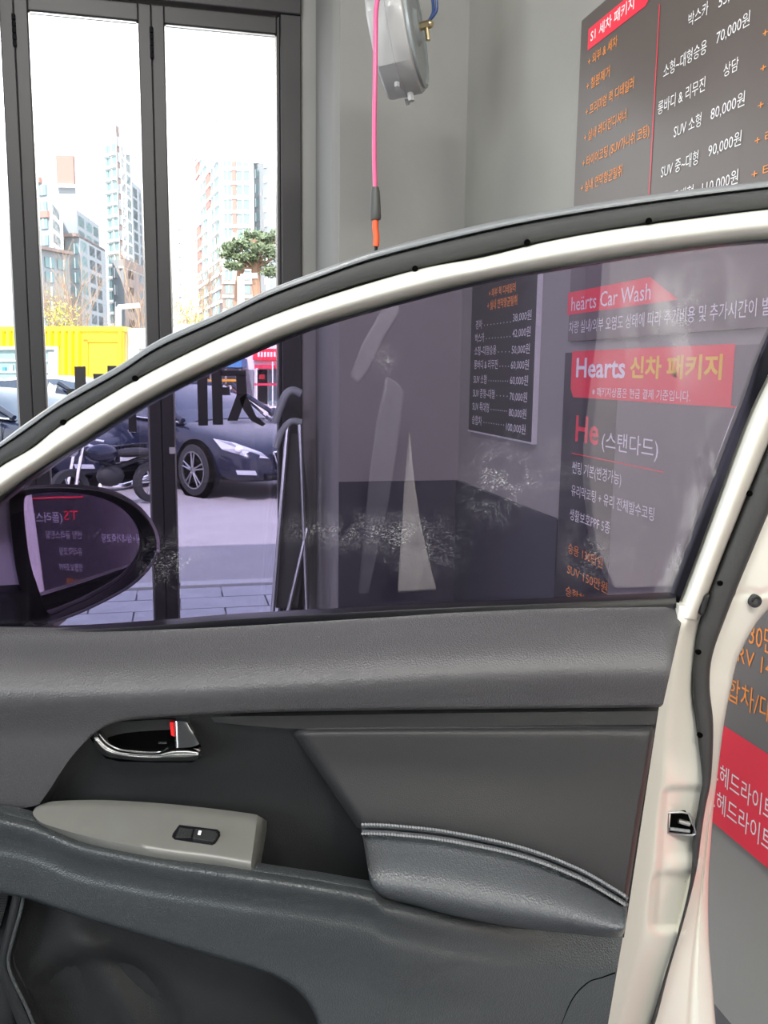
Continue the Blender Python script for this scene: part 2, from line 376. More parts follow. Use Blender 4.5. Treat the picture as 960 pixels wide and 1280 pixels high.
# --- A: big upper price board
th = .012; xf = XR-th-.0006; xf2 = xf-.0006
aL = Wx(722, 140, XR-th).y; aT = Wx(728, 25, XR-th).z; aB = Wx(709, 427, XR-th).z
A = board('price_board', 'large brown grey price board high on the right wall with red heading', aL, .25, aB, aT, M['board'])
q = MB(); bt = Wx(735, 37, xf).z; bb = Wx(735, 63, xf).z; y0 = Wx(735, 50, xf).y; y1 = Wx(806, 20, xf).y
flat(q, [(y0, bb), (y1, bb), (y1-.05, (bt+bb)/2), (y1, bt), (y0, bt)], xf); q.build('heading_band', M['pred'], A, flat=True)
q = MB(); rowtext(q, 'S1 세차 패키지', 738, 52, 790, 14, xf2, bold=.012); 
for s, a, b_, bp in (('박스카', (860, 33), 884, 0), ('55,000원', (898, 10), 940, 0), ('소형~대형승용', (829, 97), 881, 0), ('70,000원', (895, 55), 935, 0),
    ('롱바디 & 리무진', (822, 143), 879, 0), ('상담', (904, 96), 922, 0), ('SUV 소형', (842, 172), 875, 0), ('80,000원', (888, 150), 929, 0),
    ('SUV 중~대형', (826, 222), 871, 0), ('90,000원', (885, 196), 925, 0), ('110,000원', (877, 243), 921, 0), ('SUV 특대형', (820, 262), 865, 0)):
    rowtext(q, s, a[0], a[1], b_, 17 if s[0] in '5789104' else 16, xf2)
q.build('white_lettering', M['pwhite'], A, flat=True)
q = MB()
for s, a, b_ in (('+ 외부 & 세차', (735, 83), 770), ('+ 철분제거', (733, 114), 761), ('+ 프리미엄 퀵 디테일러', (732, 146), 790), ('+ 실내 레더컨디셔너', (730, 178), 781), ('+ 타이어코팅 (SUV가니쉬 코팅)', (728, 210), 809), ('+ 실내 연막항균탈취', (726, 241), 776),
    ('+', (953, 48), 959), ('+ 스팀', (950, 92), 990), ('+ 사이드', (947, 138), 1000), ('+ 라이트', (943, 182), 995), ('+ 타이어', (939, 224), 995)):
    rowtext(q, s, a[0], a[1], b_, 13, xf2)
q.build('orange_lettering', M['porange'], A, flat=True)
q = MB(); ya = Wx(824, 20, xf).y; zt_ = Wx(824, 6, xf).z; zb_ = Wx(809, 250, xf).z; flat(q, [(ya+.002, zb_), (ya-.002, zb_), (ya-.002, zt_), (ya+.002, zt_)], xf2); q.build('red_rule', M['pred'], A, flat=True)
q = MB(); a = Wx(709, 394, xf); t_ = Wx(711, 366, xf); b_ = Wx(848, 371, xf); c_ = Wx(815, 347, xf)
flat(q, [(a.y, a.z), (b_.y, a.z), (Wx(812, 350, xf).y, t_.z), (a.y, t_.z)], xf); q.build('heading_band', M['pred'], A, flat=True)
q = MB(); rowtext(q, 'heärts Car Wash', 714, 389, 812, 19, xf2, hk=.75)
rowtext(q, '차량 실내/외부 오염도 상태에 따라 추가비용 및 추가시간이 발생', 711, 416, 975, 15, xf2)
q.build('white_lettering', M['pwhite'], A, flat=True)
# --- C: lower package board
cL = Wx(700, 600, XR-th).y; cT = Wx(707, 441, XR-th).z; cB = Wx(891, 1028, XR-th).z
C = board('package_board', 'charcoal package board under the upper price board, red heading with yellow letters', cL, .2, cB, cT, M['board3'])
q = MB(); y0 = Wx(714, 470, xf).y; y1 = Wx(917, 460, xf).y; z1 = Wx(720, 439, xf).z; z0 = Wx(725, 497, xf).z
flat(q, [(y0-.02, z0), (y1, z0), (y1, z1), (y0, z1), (y0, z0+.025)], xf)
flat(q, [(y1, z0), (y1-.2, z0), (y1-.2, z0+.004), (y1, z0+.004)], xf)
q.build('heading_band', M['pred'], C, flat=True)
q = MB(); rowtext(q, 'Hearts', 720, 471, 781, 25, xf2, hk=.75, bold=.02); rowtext(q, '※ 패키지상품은 현금 결제 기준입니다.', 740, 494, 863, 11, xf2)
rowtext(q, '(스탠다드)', 752, 559, 823, 22, xf2)
rowtext(q, '썬팅 기본(변경가능)', 715, 590, 777, 15, xf2); rowtext(q, '유리막코팅 + 유리 전체발수코팅', 714, 618, 819, 14, xf2); rowtext(q, '생활보호PPF 5종', 712, 648, 763, 14, xf2)
q.build('white_lettering', M['pwhite'], C, flat=True)
q = MB(); rowtext(q, '신차 패키지', 787, 470, 902, 25, xf2, bold=.03); q.build('yellow_lettering', M['pyellow'], C, flat=True)
q = MB(); rowtext(q, 'He', 719, 551, 748, 34, xf2, hk=.74, bold=.015); a = Wx(715, 567, xf2); b_ = Wx(830, 590, xf2); flat(q, [(a.y, a.z), (b_.y, a.z), (b_.y, a.z+.003), (a.y, a.z+.003)], xf2)
q.build('red_lettering', M['pred'], C, flat=True)
q = MB(); rowtext(q, '승용 130만원', 710, 690, 754, 13, xf2); rowtext(q, 'SUV 150만원', 709, 716, 760, 13, xf2); rowtext(q, '승합차 170만원', 707, 743, 768, 13, xf2)
# prices of the next package, seen between the door and the picture edge
for s, a, b_, h in (('승용 130만원', (893, 783), 989, 30), ('RV 140만원', (922, 826), 1015, 26), ('승합차/대형 170만원', (893, 862), 1080, 30)):
    rowtext(q, s, a[0], a[1], b_, h, xf2)
q.build('orange_lettering', M['porange'], C, flat=True)
q = MB(); z1 = Wx(905, 907, xf).z; flat(q, [(Wx(870, 950, xf).y, cB+.001), (.21, cB+.001), (.21, z1), (Wx(870, 950, xf).y, z1)], xf); q.build('red_band', M['pred'], C, flat=True)
q = MB(); rowtext(q, '.헤드라이트 복원', 896, 975, 1010, 26, xf2); rowtext(q, '.헤드라이트 코팅', 892, 1008, 1010, 26, xf2); q.build('white_lettering', M['pwhite'], C, flat=True)
# thin darker box over the far end of board C
MB().box((XR-th-.0004, Wx(770, 520, xf).y, cB+.3), (XR-th+.001, cL, cT)).build('darker_end', M['board2'], C, flat=True)
# --- E: small price board near the corner
xe = XR-.014; eL = Wx(588, 450, xe).y; eR = Wx(669, 450, xe).y; eB = Wx(585, 537, xe).z; eT = Wx(590, 322, xe).z
E_ = empty('small_price_board', (XR, (eL+eR)/2, eB)); tag(E_, 'small black price board with white edge near the room corner', 'board')
MB().box((xe, eR, eB), (XR, eL, eT)).build('panel', M['board2'], E_, flat=True)
q = MB().box((xe-.003, eR-.008, eB-.006), (XR, eR, eT)).box((xe-.003, eR, eB-.006), (XR, eL, eB)); q.build('edge_trim', M['edge'], E_, flat=True)
q = MB(); x_ = xe-.0008
for i, (s, pr) in enumerate((('경차', '38,000원'), ('박스카', '42,000원'), ('소형~대형승용', '50,000원'), ('롱바디 & 리무진', '60,000원'), ('SUV 소형', '60,000원'), ('SUV 중형~대형', '70,000원'), ('SUV 특대형', '80,000원'), ('승합차', '100,000원'))):
    yl = (411, 427.5, 443.5, 460.5, 478.5, 495.5, 512, 529)[i]; yr = (402, 421.5, 442, 461, 480, 500, 520, 538)[i]; x0 = 594.5-i*.65; x1 = (602.5, 605, 620, 622, 608, 618, 611, 602)[i]; x2 = (641, 640.5, 639.5, 638.5, 637.5, 637, 636, 632.5)[i]; x3 = 664-i*1.05
    rowtext(q, s, x0, yl, x1, 11, x_); rowtext(q, pr, x2, yr, x3, 12, x_)
    n = 4 if i in (2, 3, 5) else 9
    g0 = len(q.v)
    for k in range(n):
        f = x1+3+(x2-x1-6)*k/(n-1); p = Wx(f, yl+(yr-yl)*(f-x0)/(x3-x0)-3, x_); flat(q, [(p.y+.003, p.z-.002), (p.y-.003, p.z-.002), (p.y-.003, p.z+.002), (p.y+.003, p.z+.002)], x_)
    q.groups.append((g0, len(q.v)))
q.build('white_lettering', M['pwhite'], E_, flat=True)
q = MB(); rowtext(q, '+ 프리미엄 코팅', 602, 356, 645, 10, x_, bold=.02); rowtext(q, '+ 외부 퀵 디테일러', 611, 371, 644, 10, x_, bold=.02); rowtext(q, '+ 실내 연막항균탈취', 609, 387, 646, 11, x_, bold=.02)
q.build('orange_lettering', M['porange'], E_, flat=True)
# ================================================================== HOSE REEL
ctr = Fr(496, 40, 3.0); e = empty('hose_reel', ctr); tag(e, 'light grey enamelled hose reel hanging above the car door, pink hose coming out', 'hose reel')
e.rotation_euler = (0, math.radians(-9), -YAW-math.radians(12)); e.scale = (.9, .92, .92)
# local: x = drum axis, drum in yz
prof = []
oc = []
for k in range(24):
    a = 2*math.pi*k/24; r = .205 if k % 3 else .2125
    oc.append((r*math.cos(a), r*math.sin(a)))
rows = []
for x, sc in ((-.065, .90), (-.062, .97), (-.055, 1), (-.002, 1), (-.001, 1.012), (.003, 1.012), (.004, 1), (.05, 1), (.058, .985), (.062, .94)): rows.append([V((x, y*sc, z*sc)) for y, z in oc])
q = MB().grid(rows, True); q.add(rows[0], [tuple(range(24))]); q.add(rows[-1], [tuple(range(24))])
q.build('drum_casing', M['reel'], e, world=False, sharp=30)
q = MB().lathe((.06, 0, 0), (1, 0, 0), [(.19, 0), (.192, .012), (.18, .016), (.172, .008), (.06, .010), (.05, .022), (.02, .024), (.0001, .024)], 40); q.build('side_cover', M['reel2'], e, world=False)
q = MB().tube([(.08, 0, 0), (.12, 0, 0)], .014, 6).tube([(.105, 0, 0), (.105, 0, -.05)], .008, 8).ball((.118, 0, 0), .014); q.build('brass_fitting', M['brass'], e, world=False)
q = MB()
for a in (-2.0, -1.15, -.3): q.tube([(-.01, .212*math.cos(a), .212*math.sin(a)), (-.01, .232*math.cos(a), .232*math.sin(a))], .01, 6)
a = -1.62; q.tube([(.02, .2*math.cos(a), .2*math.sin(a)), (.02, .235*math.cos(a), .235*math.sin(a))], .012, 6)
q.build('casing_bolt', M['reel'], e, world=False)
MB().box((-.075, -.275, .078), (.03, -.17, .26)).build('hose_guide', M['reel'], e, world=False, bevel=.006)
MB().box((-.055, -.285, .062), (.008, -.17, .10)).build('guide_roller', M['black'], e, world=False, bevel=.004)
q = MB().box((-.05, -.03, .18), (-.035, .03, .62)).box((.035, -.03, .18), (.05, .03, .62)).box((-.05, -.03, .6), (.05, .03, .62)); q.build('mounting_bracket', M['reel'], e, world=False, bevel=.003)
q = MB()
for k, dx in enumerate((0, .012)):
    q.tube(smooth([(.118, 0, .012), (.135+dx, .015, .05), (.13+dx, .03, .14), (.10+dx, .04, .25), (.06, .05, .45)], 6), .0055, 8)
q.build('air_line', M['blue'], e, world=False)
hp = [Fr(476, -25, 2.72), Fr(470.5, 10, 2.73), Fr(469.5, 40, 2.74), Fr(469, 90, 2.74), Fr(468, 150, 2.74), Fr(468, 200, 2.74), Fr(469, 236, 2.74)]
h = empty('air_hose', hp[-1]); tag(h, 'pink hose hanging from the grey reel with grip and orange tape at its end', 'hose')
MB().tube(smooth(hp, 6), .0068, 12).build('hose', M['pink'], h)
MB().tube([Fr(469.3, 234, 2.74), Fr(469.3, 240, 2.74), Fr(469.4, 258, 2.74), Fr(469.5, 272, 2.74), Fr(469.5, 275, 2.74)], [.010, .013, .0155, .0165, .014], 14).build('hose_grip', M['grip'], h)
MB().tube(smooth([Fr(469.5, 274, 2.74), Fr(469.2, 285, 2.74), Fr(470.4, 295, 2.74), Fr(470, 308, 2.74)], 4), .0095, 10).build('tape_wrap', M['tape'], h)
MB().tube([Fr(470, 307, 2.74), Fr(470.5, 330, 2.74)], .005, 8).build('hose_nozzle', M['black'], h)
# ================================================================== METAL STAND BY THE SHOP FRONT
e = empty('metal_stand', (Wy(360, 700, YW-.25).x, YW-.25, 0)); tag(e, 'bent grey metal stand standing by the black jamb, seen through the door glass', 'stand')
yy = YW-.25
q = MB().tube(smooth([Wy(344, 528, yy), Wy(350, 510, yy), Wy(357, 494, yy), Wy(366, 488, yy), Wy(376, 492, yy)], 5), .019, 10); q.build('handle_loop', M['reel2'], e)
q = MB().tube(smooth([Wy(345, 560, yy), Wy(352, 540, yy), Wy(364, 527, yy), Wy(377, 528, yy)], 5), .016, 10); q.build('cross_bar', M['reel2'], e)
for a, b_ in (((360, 530), (338, 800)), ((375, 530), (386, 830)), ((384, 660), (352, 800))):
    MB().tube([Wy(*a, yy), Wy(*b_, yy)], .011, 8).build('leg', M['steel'], e)
q = MB().prism([Wy(361, 540, yy+.03), Wy(376, 545, yy+.03), Wy(388, 640, yy+.03), Wy(372, 760, yy+.03), Wy(345, 760, yy+.03)], (0, .03, 0)); q.build('cover_sheet', M['grip'], e)
# ================================================================== THE CAR DOOR
door = empty('car_door', P(-150, 1340, -.05)); tag(door, 'open white car door seen from inside, charcoal trim, purple tinted window', 'car door')
def ruled(pairs, nt, wf, ns=None, tw=None):
    """rows across from the first to the second pixel curve; wf(s, t, px, py) gives height over the door plane"""
    a = smooth([(p[0][0], p[0][1], 0) for p in pairs], ns or 4); b = smooth([(p[1][0], p[1][1], 0) for p in pairs], ns or 4)
    rows = []
    for j in range(nt+1):
        t = j/nt; t = tw(t) if tw else t; r = []
        for i, (p, q_) in enumerate(zip(a, b)):
            c = p.lerp(q_, t); r.append(P(c.x, c.y, wf(i/(len(a)-1), t, c.x, c.y)))
        rows.append(r)
    return rows
def sst(x, a, b): x = min(max((x-a)/(b-a), 0), 1); return x*x*(3-2*x)
def rnd(x, r): x = min(max(x/r, 0), 1); return math.sqrt(max(0, 1-(1-x)**2))
def back(mb, rows, ext):                            # closes a ruled sheet into a body with thickness
    ext = V(ext); mb.grid(rows); mb.grid([[p+ext for p in r] for r in rows])
    n = len(rows[0]); rim_ = rows[0]+[r[-1] for r in rows[1:]]+rows[-1][-2::-1]+[r[0] for r in rows[-2:0:-1]]
    mb.grid([rim_, [p+ext for p in rim_]], True); return mb
BK = HH                                             # away from the viewer
# window frame, painted
FR = [((-90, 652), (-85, 690)), ((-45, 618), (-32, 650)), ((0, 584), (14, 614)), ((42, 559), (58, 583)), ((79, 530), (99, 556.5)), ((170, 475), (190, 499)), ((277, 421.6), (295, 448)), ((380, 380), (396, 407)),
      ((518, 338), (530, 369)), ((602, 322), (611, 350)), ((680, 303), (688, 336)), ((767, 287), (774, 322)), ((870, 273), (874, 308)), ((960, 262), (962, 299)), ((1035, 257), (1010, 300)), ((1072, 285), (1022, 325)),
      ((1050, 360), (1002, 375)), ((1003, 455), (963, 462)), ((960, 555), (933, 526)), ((910, 677), (883, 662)), ((884, 745), (853, 742)), ((872, 775), (842, 770))]
def wfr(s, t, x, y): return -.020+.020*math.sin(math.pi*min(t/.9, 1))**.8*(1 if t < .45 else 1)-.004*sst(t, .9, 1)
q = back(MB(), ruled(FR, 16, wfr, 6), BK*.045); q.build('window_frame', M['white'], door, sharp=60)
# rim of the outer frame and weatherstrip
RIMO = [(-90, 620), (-40, 583), (0, 553), (31, 530), (67, 505), (100, 484), (150, 456), (200, 424), (277, 390), (336, 362), (402, 337), (470, 313), (577, 286), (677, 265), (815, 243), (960, 226), (1060, 216), (1112, 245), (1105, 320), (1075, 410)]
RIMI = [(-90, 629), (-40, 591), (0, 561), (31, 540), (67, 514), (100, 495), (150, 467), (200, 435), (277, 400), (336, 371.5), (402, 347), (470, 324), (577, 297), (677, 276), (815, 254), (960, 236), (1055, 228), (1098, 252), (1092, 320), (1062, 400)]
q = back(MB(), ruled(list(zip(RIMO, RIMI)), 8, lambda s, t, x, y: -.04+.014*rnd(t, .5)*rnd(1-t, .3), 6), BK*.05); q.build('outer_rim', M['rim'], door, sharp=60)
SEI = [(-90, 652), (-45, 618), (0, 584), (28, 569), (60, 545), (92, 522), (140, 493), (190, 465), (277, 421.6), (330, 400), (394, 375), (465, 352), (575, 326), (680, 303), (817, 279), (960, 262), (1040, 257), (1074, 285), (1055, 350), (1003, 455), (960, 555), (910, 677), (884, 745), (869, 794), (863, 859), (869, 906), (877, 972), (873, 1010), (866.5, 1043), (863, 1097), (848, 1163), (830, 1222), (813, 1280), (790, 1350)]
SEO = [(-90, 629), (-40, 591), (0, 561), (31, 540), (67, 514), (100, 495), (150, 467), (200, 435), (277, 400), (336, 371.5), (402, 347), (470, 324), (577, 297), (677, 276), (815, 254), (960, 236), (1055, 228), (1098, 258), (1092, 345), (1040, 480), (985, 590), (935, 705), (906, 777), (891, 822), (888, 860), (892, 906), (889, 972), (882, 1010), (877, 1043), (870, 1092), (853, 1158), (836, 1215), (819, 1280), (796, 1350)]
q = back(MB(), ruled(list(zip(SEO, SEI)), 10, lambda s, t, x, y: -.034+.016*rnd(t, .2)*rnd(1-t, .2)+.003*math.sin(math.pi*t), 5), BK*.02); q.build('weatherstrip', M['seal'], door, sharp=70)
for x, y in ((79, 528), (169, 473), (519, 336), (659, 303), (811, 276), (937, 617), (900, 729), (873, 815), (875, 919)):
    c = P(x, y, -.0155); MB().lathe(c, -HH, [(.0034, -.002), (.0034, .001), (.0001, .001)], 10).build('clip_hole', M['hole'], door)
# painted shut face with its latch recess
SH = [((849, 757), (880, 758)), ((846, 775), (878, 778)), ((832, 800), (876, 798)), ((818, 859), (874, 859)), ((804, 906), (878, 906)), ((795, 972), (883, 972)), ((790, 1010), (878, 1012)), ((785, 1043), (877, 1043)), ((780, 1097), (873, 1097)), ((770, 1163), (858, 1163)), ((760, 1222), (834, 1222)), ((745, 1280), (817, 1280)), ((725, 1350), (793, 1350))]
def rrect(x, y, x0, y0, x1, y1, r, soft):
    dx = max(x0+r-x, 0, x-x1+r); dy = max(y0+r-y, 0, y-y1+r); d = math.hypot(dx, dy)-r if (dx or dy) else -r
    d = max(d, max(x0-x, x-x1, y0-y, y-y1)) if not (dx and dy) else d
    return 1-sst(d, -soft, soft)
def wsh(s, t, x, y):
    w_ = -.002-.028*sst(t, .35, 1.0)
    sl = (y-1000)*-.075
    w_ -= .006*rrect(x, y, 829+sl, 985, 900, 1163, 10, 6)
    w_ -= .004*rrect(x, y, 822+sl, 1092, 900, 1161, 10, 3)
    w_ += .004*rrect(x, y, 836, 1072, 900, 1092, 8, 9)
    return w_
q = back(MB(), ruled(SH, 60, wsh, 14), BK*.03); q.build('shut_face', M['white'], door, sharp=80)
wl = wsh(0, .75, 850, 1030)
q = MB().prism([P(x, y, wl+.012) for x, y in ((836, 1017), (860, 1018), (867, 1036), (865, 1043), (836, 1040))], BK*.01); q.build('latch_opening', M['hole'], door, flat=True)
q = MB().tube(smooth([P(x, y, wl+.013) for x, y in ((835, 1016), (861, 1017), (868, 1036), (866, 1044), (835, 1041))], 3)+[P(835, 1016, wl+.013)], .0012, 6)
q.build('latch_rim', M['steel'], door)
MB().tube([P(848, 1026, wl+.015), P(862, 1030, wl+.015)], .003, 8).build('latch_hook', M['steel'], door)
MB().tube([P(837, 1036, wl+.0155), P(862, 1039, wl+.0155)], .0022, 8).build('latch_bar', M['rim'], door)
q = MB().prism([P(x, y, -.006) for x, y in ((882, 745), (889, 743), (880, 772), (874, 768), (876, 760))], BK*.012); q.build('corner_stopper', M['black'], door, bevel=.002)
# outer shell behind the weatherstrip
SHL = [((1092, 300), (1135, 320)), ((1040, 470), (1098, 500)), ((985, 590), (1055, 640)), ((930, 700), (1010, 735)), ((904, 765), (960, 762)), ((889, 822), (926, 815)), ((886, 860), (914, 860)), ((889, 906), (905, 906)), ((886, 972), (895, 985)), ((879, 1012), (891, 1020)), ((874, 1043), (889, 1050)), ((866, 1092), (886, 1100)), ((849, 1158), (886, 1167)), ((832, 1215), (890, 1222)), ((815, 1280), (895, 1285)), ((792, 1350), (902, 1350))]
def wshl(s, t, x, y): 
    w_ = -.034-.022*t+.006*rnd(1-t, .25)
    if y < 830: w_ += -.003*(1-sst(abs(y-742), 1.5, 4))
    return w_-.004*(1-sst(abs(t-.62), .03, .08))*sst(y, 980, 1060)
q = back(MB(), ruled(SHL, 30, wshl, 10), BK*.045); q.build('outer_shell_edge', M['white'], door, sharp=70)
c = P(943, 751, -.036); MB().lathe(c, -HH, [(.0078, -.004), (.0078, .003), (.0062, .0045), (.005, .002), (.0028, .002), (.0028, .004), (.0001, .004)], 20).build('rubber_plug', M['seal'], door)
# outer skin closes the door from behind
q = MB().prism([P(x, y, -.075) for x, y in ((-70, 800), (400, 792), (855, 790), (872, 860), (872, 1000), (862, 1180), (850, 1350), (-70, 1350))], BK*.02); q.build('outer_skin', M['white'], door, bevel=.004)
# glass, run channels, belt strips
DIRT = [(860, 400, 130, 110, 'film'), (900, 620, 60, 130, 'streak'), (850, 700, 80, 60, 'streak'), (440, 665, 120, 35, 'scuff'), (530, 680, 70, 60, 'scuff'), (740, 690, 50, 60, 'scuff'), (620, 610, 60, 60, 'scuff'), (850, 400, 60, 60, 'scuff'), (480, 450, 20, 25, 'scuff'), (660, 590, 90, 60, 'scuff'), (220, 700, 60, 60, 'scuff')]
M['tint'] = glass('purple_tinted_glass', (.665, .615, .735), .05, True)
gp = [(-90, 800), (-90, 684), (-32, 646), (14, 610), (58, 578), (99, 551), (190, 494), (295, 443), (396, 402), (530, 364), (611, 345), (688, 331), (774, 317), (874, 303), (962, 294), (1008, 298), (1018, 325), (1000, 375), (963, 455), (928, 522), (878, 662), (845, 755), (843, 790), (400, 795)]
MB().prism([P(x, y, -.030) for x, y in gp], BK*.004).build('window_glass', M['tint'], door, flat=True)
INN = [b_ for a, b_ in FR]; INC = [(-92, 684), (-38, 644), (9, 607), (55, 577), (101, 559.5), (192, 502), (296.5, 450.5), (397, 409.5), (531, 371.5), (611.5, 352.5), (688.5, 338.5), (774.5, 324.5), (874.5, 310.5), (961, 302), (1000, 308), (1004, 330), (985, 375), (954, 440), (925, 521), (873, 655), (842, 737), (833, 770)]
q = back(MB(), ruled(list(zip(INN, [((x+INC[i][0])/2 if i < 5 else INC[i][0], (y+INC[i][1])/2 if i < 5 else INC[i][1]) for i, (x, y) in enumerate(INN)])), 3, lambda s, t, x, y: -.014-.012*t, 6), BK*.02); q.build('glass_run_channel', M['black'], door)
BT = [((-70, 786), (-70, 795)), ((0, 785.5), (0, 795)), ((88, 785), (88, 796)), ((200, 778), (200, 792)), ((300, 770), (300, 785)), ((500, 759), (500, 773)), ((700, 750), (700, 766)), ((845, 743), (845, 760))]
q = back(MB(), ruled(BT, 4, lambda s, t, x, y: -.022+.012*rnd(t, .5), 5), BK*.012); q.build('belt_strip', M['black'], door)
# ---------------- door card
MB().prism([P(x, y, -.006) for x, y in ((-70, 800), (830, 780), (812, 900), (775, 1150), (740, 1350), (-70, 1350))], BK*.02).build('card_backing', M['plastic'], door, flat=True)
NL = (0, 0, 0)
def wup(s, t, x, y):
    top = 788+(757-788)*sst(x, 60, 800)*1.0 if x > 60 else 788
    d = max(y-top, 0)
    w_ = -.012+.078*math.sin(min(d/90, 1)*math.pi/2)**1.15-.020*sst(d, 78, 135)
    w_ -= .016*sst(d, 110, 230)
    return w_-.03*(1-rnd(855-x, 26)) if x > 829 else w_
UP = [((-70, 787), (-70, 1016)), ((0, 787), (0, 1013)), ((45, 787.5), (50, 1005)), ((72, 788), (64, 985)), ((97, 788), (84, 953)), ((122, 788), (112, 922)), ((155, 788), (145, 903)), ((205, 784), (200, 896)), ((300, 777), (280, 892)), ((420, 769.5), (400, 889)), ((620, 760.5), (600, 886.5)), ((800, 752.5), (790, 884.5)), ((838, 752), (821, 884)), ((850, 758), (826, 883)), ((854, 768), (829, 880))]
q = back(MB(), ruled(UP, 26, wup, 5), BK*.012); q.build('upper_trim', M['leather'], door, sharp=80)
def wmid(s, t, x, y):
    w_ = .026-.016*sst(t, 0, .5)
    if x < 300: w_ += .010*(1-sst(t, 0, .2))
    return w_
MD = [((50, 1004), (50, 1045)), ((64, 984), (62, 1060)), ((84, 952), (88, 1070)), ((112, 921), (120, 1080)), ((145, 902), (150, 1090)), ((200, 895), (200, 1095)), ((280, 891), (280, 1110)), ((400, 888), (400, 1125)), ((600, 885.5), (590, 1160)), ((790, 883.5), (750, 1172)), ((824, 882), (780, 1172))]
q = back(MB(), ruled(MD, 14, wmid, 5), BK*.01); q.build('middle_panel', M['plastic'], door, sharp=80)
# grooved band between the upper trim and the padded insert
q = back(MB(), ruled([((262, 894), (268, 903)), ((400, 890), (400, 912)), ((600, 887), (600, 908)), ((800, 885), (797, 906)), ((822, 884), (818, 905))], 5, lambda s, t, x, y: .030+.005*rnd(t, .3), 5), BK*.008); q.build('trim_band', M['insert'], door)
INS = [((366, 917), (446, 1034)), ((368, 913), (452, 1036)), ((376, 910), (470, 1037)), ((395, 909), (490, 1038)), ((500, 908), (560, 1045)), ((620, 907), (650, 1064)), ((740, 905.5), (720, 1090)), ((806, 905), (768, 1116)), ((815, 905.5), (780, 1124)), ((819, 909), (784, 1127))]
def wins(s, t, x, y):
    L = 366+(y-917)*.66; Rr = 819-(y-909)*.16
    return .020+.030*rnd(t*128, 9)*rnd(x-L+1, 22)*rnd(Rr-x+1, 8)+.014*sst(t, .3, 1)*rnd(x-L+1, 22)
q = back(MB(), ruled(INS, 40, wins, 7), BK*.012); q.build('padded_insert', M['insert'], door, sharp=80)
PAD = [((452, 1036), (462, 1100)), ((456, 1037), (470, 1118)), ((466, 1038), (484, 1128)), ((500, 1040), (515, 1134)), ((560, 1047), (565, 1146)), ((650, 1066), (650, 1160)), ((720, 1092), (715, 1167)), ((765, 1116), (755, 1171)), ((780, 1126), (775, 1171)), ((784, 1130), (782, 1162))]
def wpad(s, t, x, y):
    w_ = .058+.055*math.sin(min(t/.80, 1)*math.pi/2)**1.5-.05*(1-rnd(1-t, .24))
    e_ = rnd(s, .035)*rnd(1-s, .035)
    return .03+(w_-.03)*e_
q = back(MB(), ruled(PAD, 30, wpad, 7), BK*.012); q.build('armrest_pad', M['pad'], door, sharp=80)
# double piping and stitches between insert and armrest
ST = smooth([(452, 1037, 0), (470, 1037, 0), (500, 1039, 0), (560, 1046, 0), (650, 1065, 0), (720, 1091, 0), (765, 1116, 0), (784, 1128, 0)], 8)
for dy, ww in ((-5.0, .065), (3.5, .068)):
    MB().tube([P(p.x, p.y+dy, ww) for p in ST], .0026, 8).build('piping', M['pad'], door)
q = MB(); L = resample(ST, 190)
for dy, ww in ((-6.4, .068), (5.2, .0705)):
    for k in range(0, 188, 2):
        q.tube([P(L[k].x, L[k].y+dy-.6, ww+.003), P(L[k+1].x+.4, L[k+1].y+dy+.6, ww+.003)], .0015, 5)
o = q.build('stitching', M['thread'], door); o['kind'] = 'stuff'
# lower armrest wing with its lip
WG = [((-70, 1000), (-70, 1080)), ((-50, 1011), (-50, 1100)), ((0, 1014), (0, 1117)), ((42, 1024), (34, 1124)), ((100, 1048), (100, 1146)), ((200, 1069), (200, 1176)), ((320, 1087), (300, 1206)), ((400, 1099), (345, 1222)), ((445, 1107), (375, 1242)), ((468, 1112), (392, 1266)), ((482, 1124), (405, 1300)), ((515, 1131), (440, 1350)), ((565, 1143), (520, 1350)), ((650, 1157), (610, 1350)), ((715, 1164), (690, 1350)), ((779, 1169), (748, 1350))]
def wcon(x):
    A0_, A1_, A2_ = P(60, 1004, .040), P(330, 1018, .040), P(200, 1069, .094); n_ = (A1_-A0_).cross(A2_-A0_).normalized()
    x = min(max(x, 42), 330); y = 1022+(x-42)*.26-(x-42)**2*.00012
    return 1.0-hit(x, y, A0_, n_).dot(HH)-.004
def wwg(s, t, x, y):
    tt = [p for p in WG]
    # pixel distance below the lip line
    top = 0
    for (a, b_), (c, d_) in zip(WG, WG[1:]):
        if a[0] <= x <= c[0]: top = a[1]+(c[1]-a[1])*(x-a[0])/(c[0]-a[0]); break
    d = max(y-top, 0); lip = wcon(x)-.004+.020*math.sin(min(d/15, 1)*math.pi/2)-.012*sst(d, 15, 40)-.002*(1-sst(abs(d-46), 2, 9))-.016*sst(d, 50, 130)
    rest = .040+.012*math.sin(min(d/60, 1)*math.pi/2)
    f = sst(x, 440, 720); return lip*(1-f)+rest*f-.012*(1-rnd(1-t, .05))
q = back(MB(), ruled(WG, 44, wwg, 5, lambda t: t**1.35), BK*.014); q.build('armrest_wing', M['grainp'], door, sharp=80)
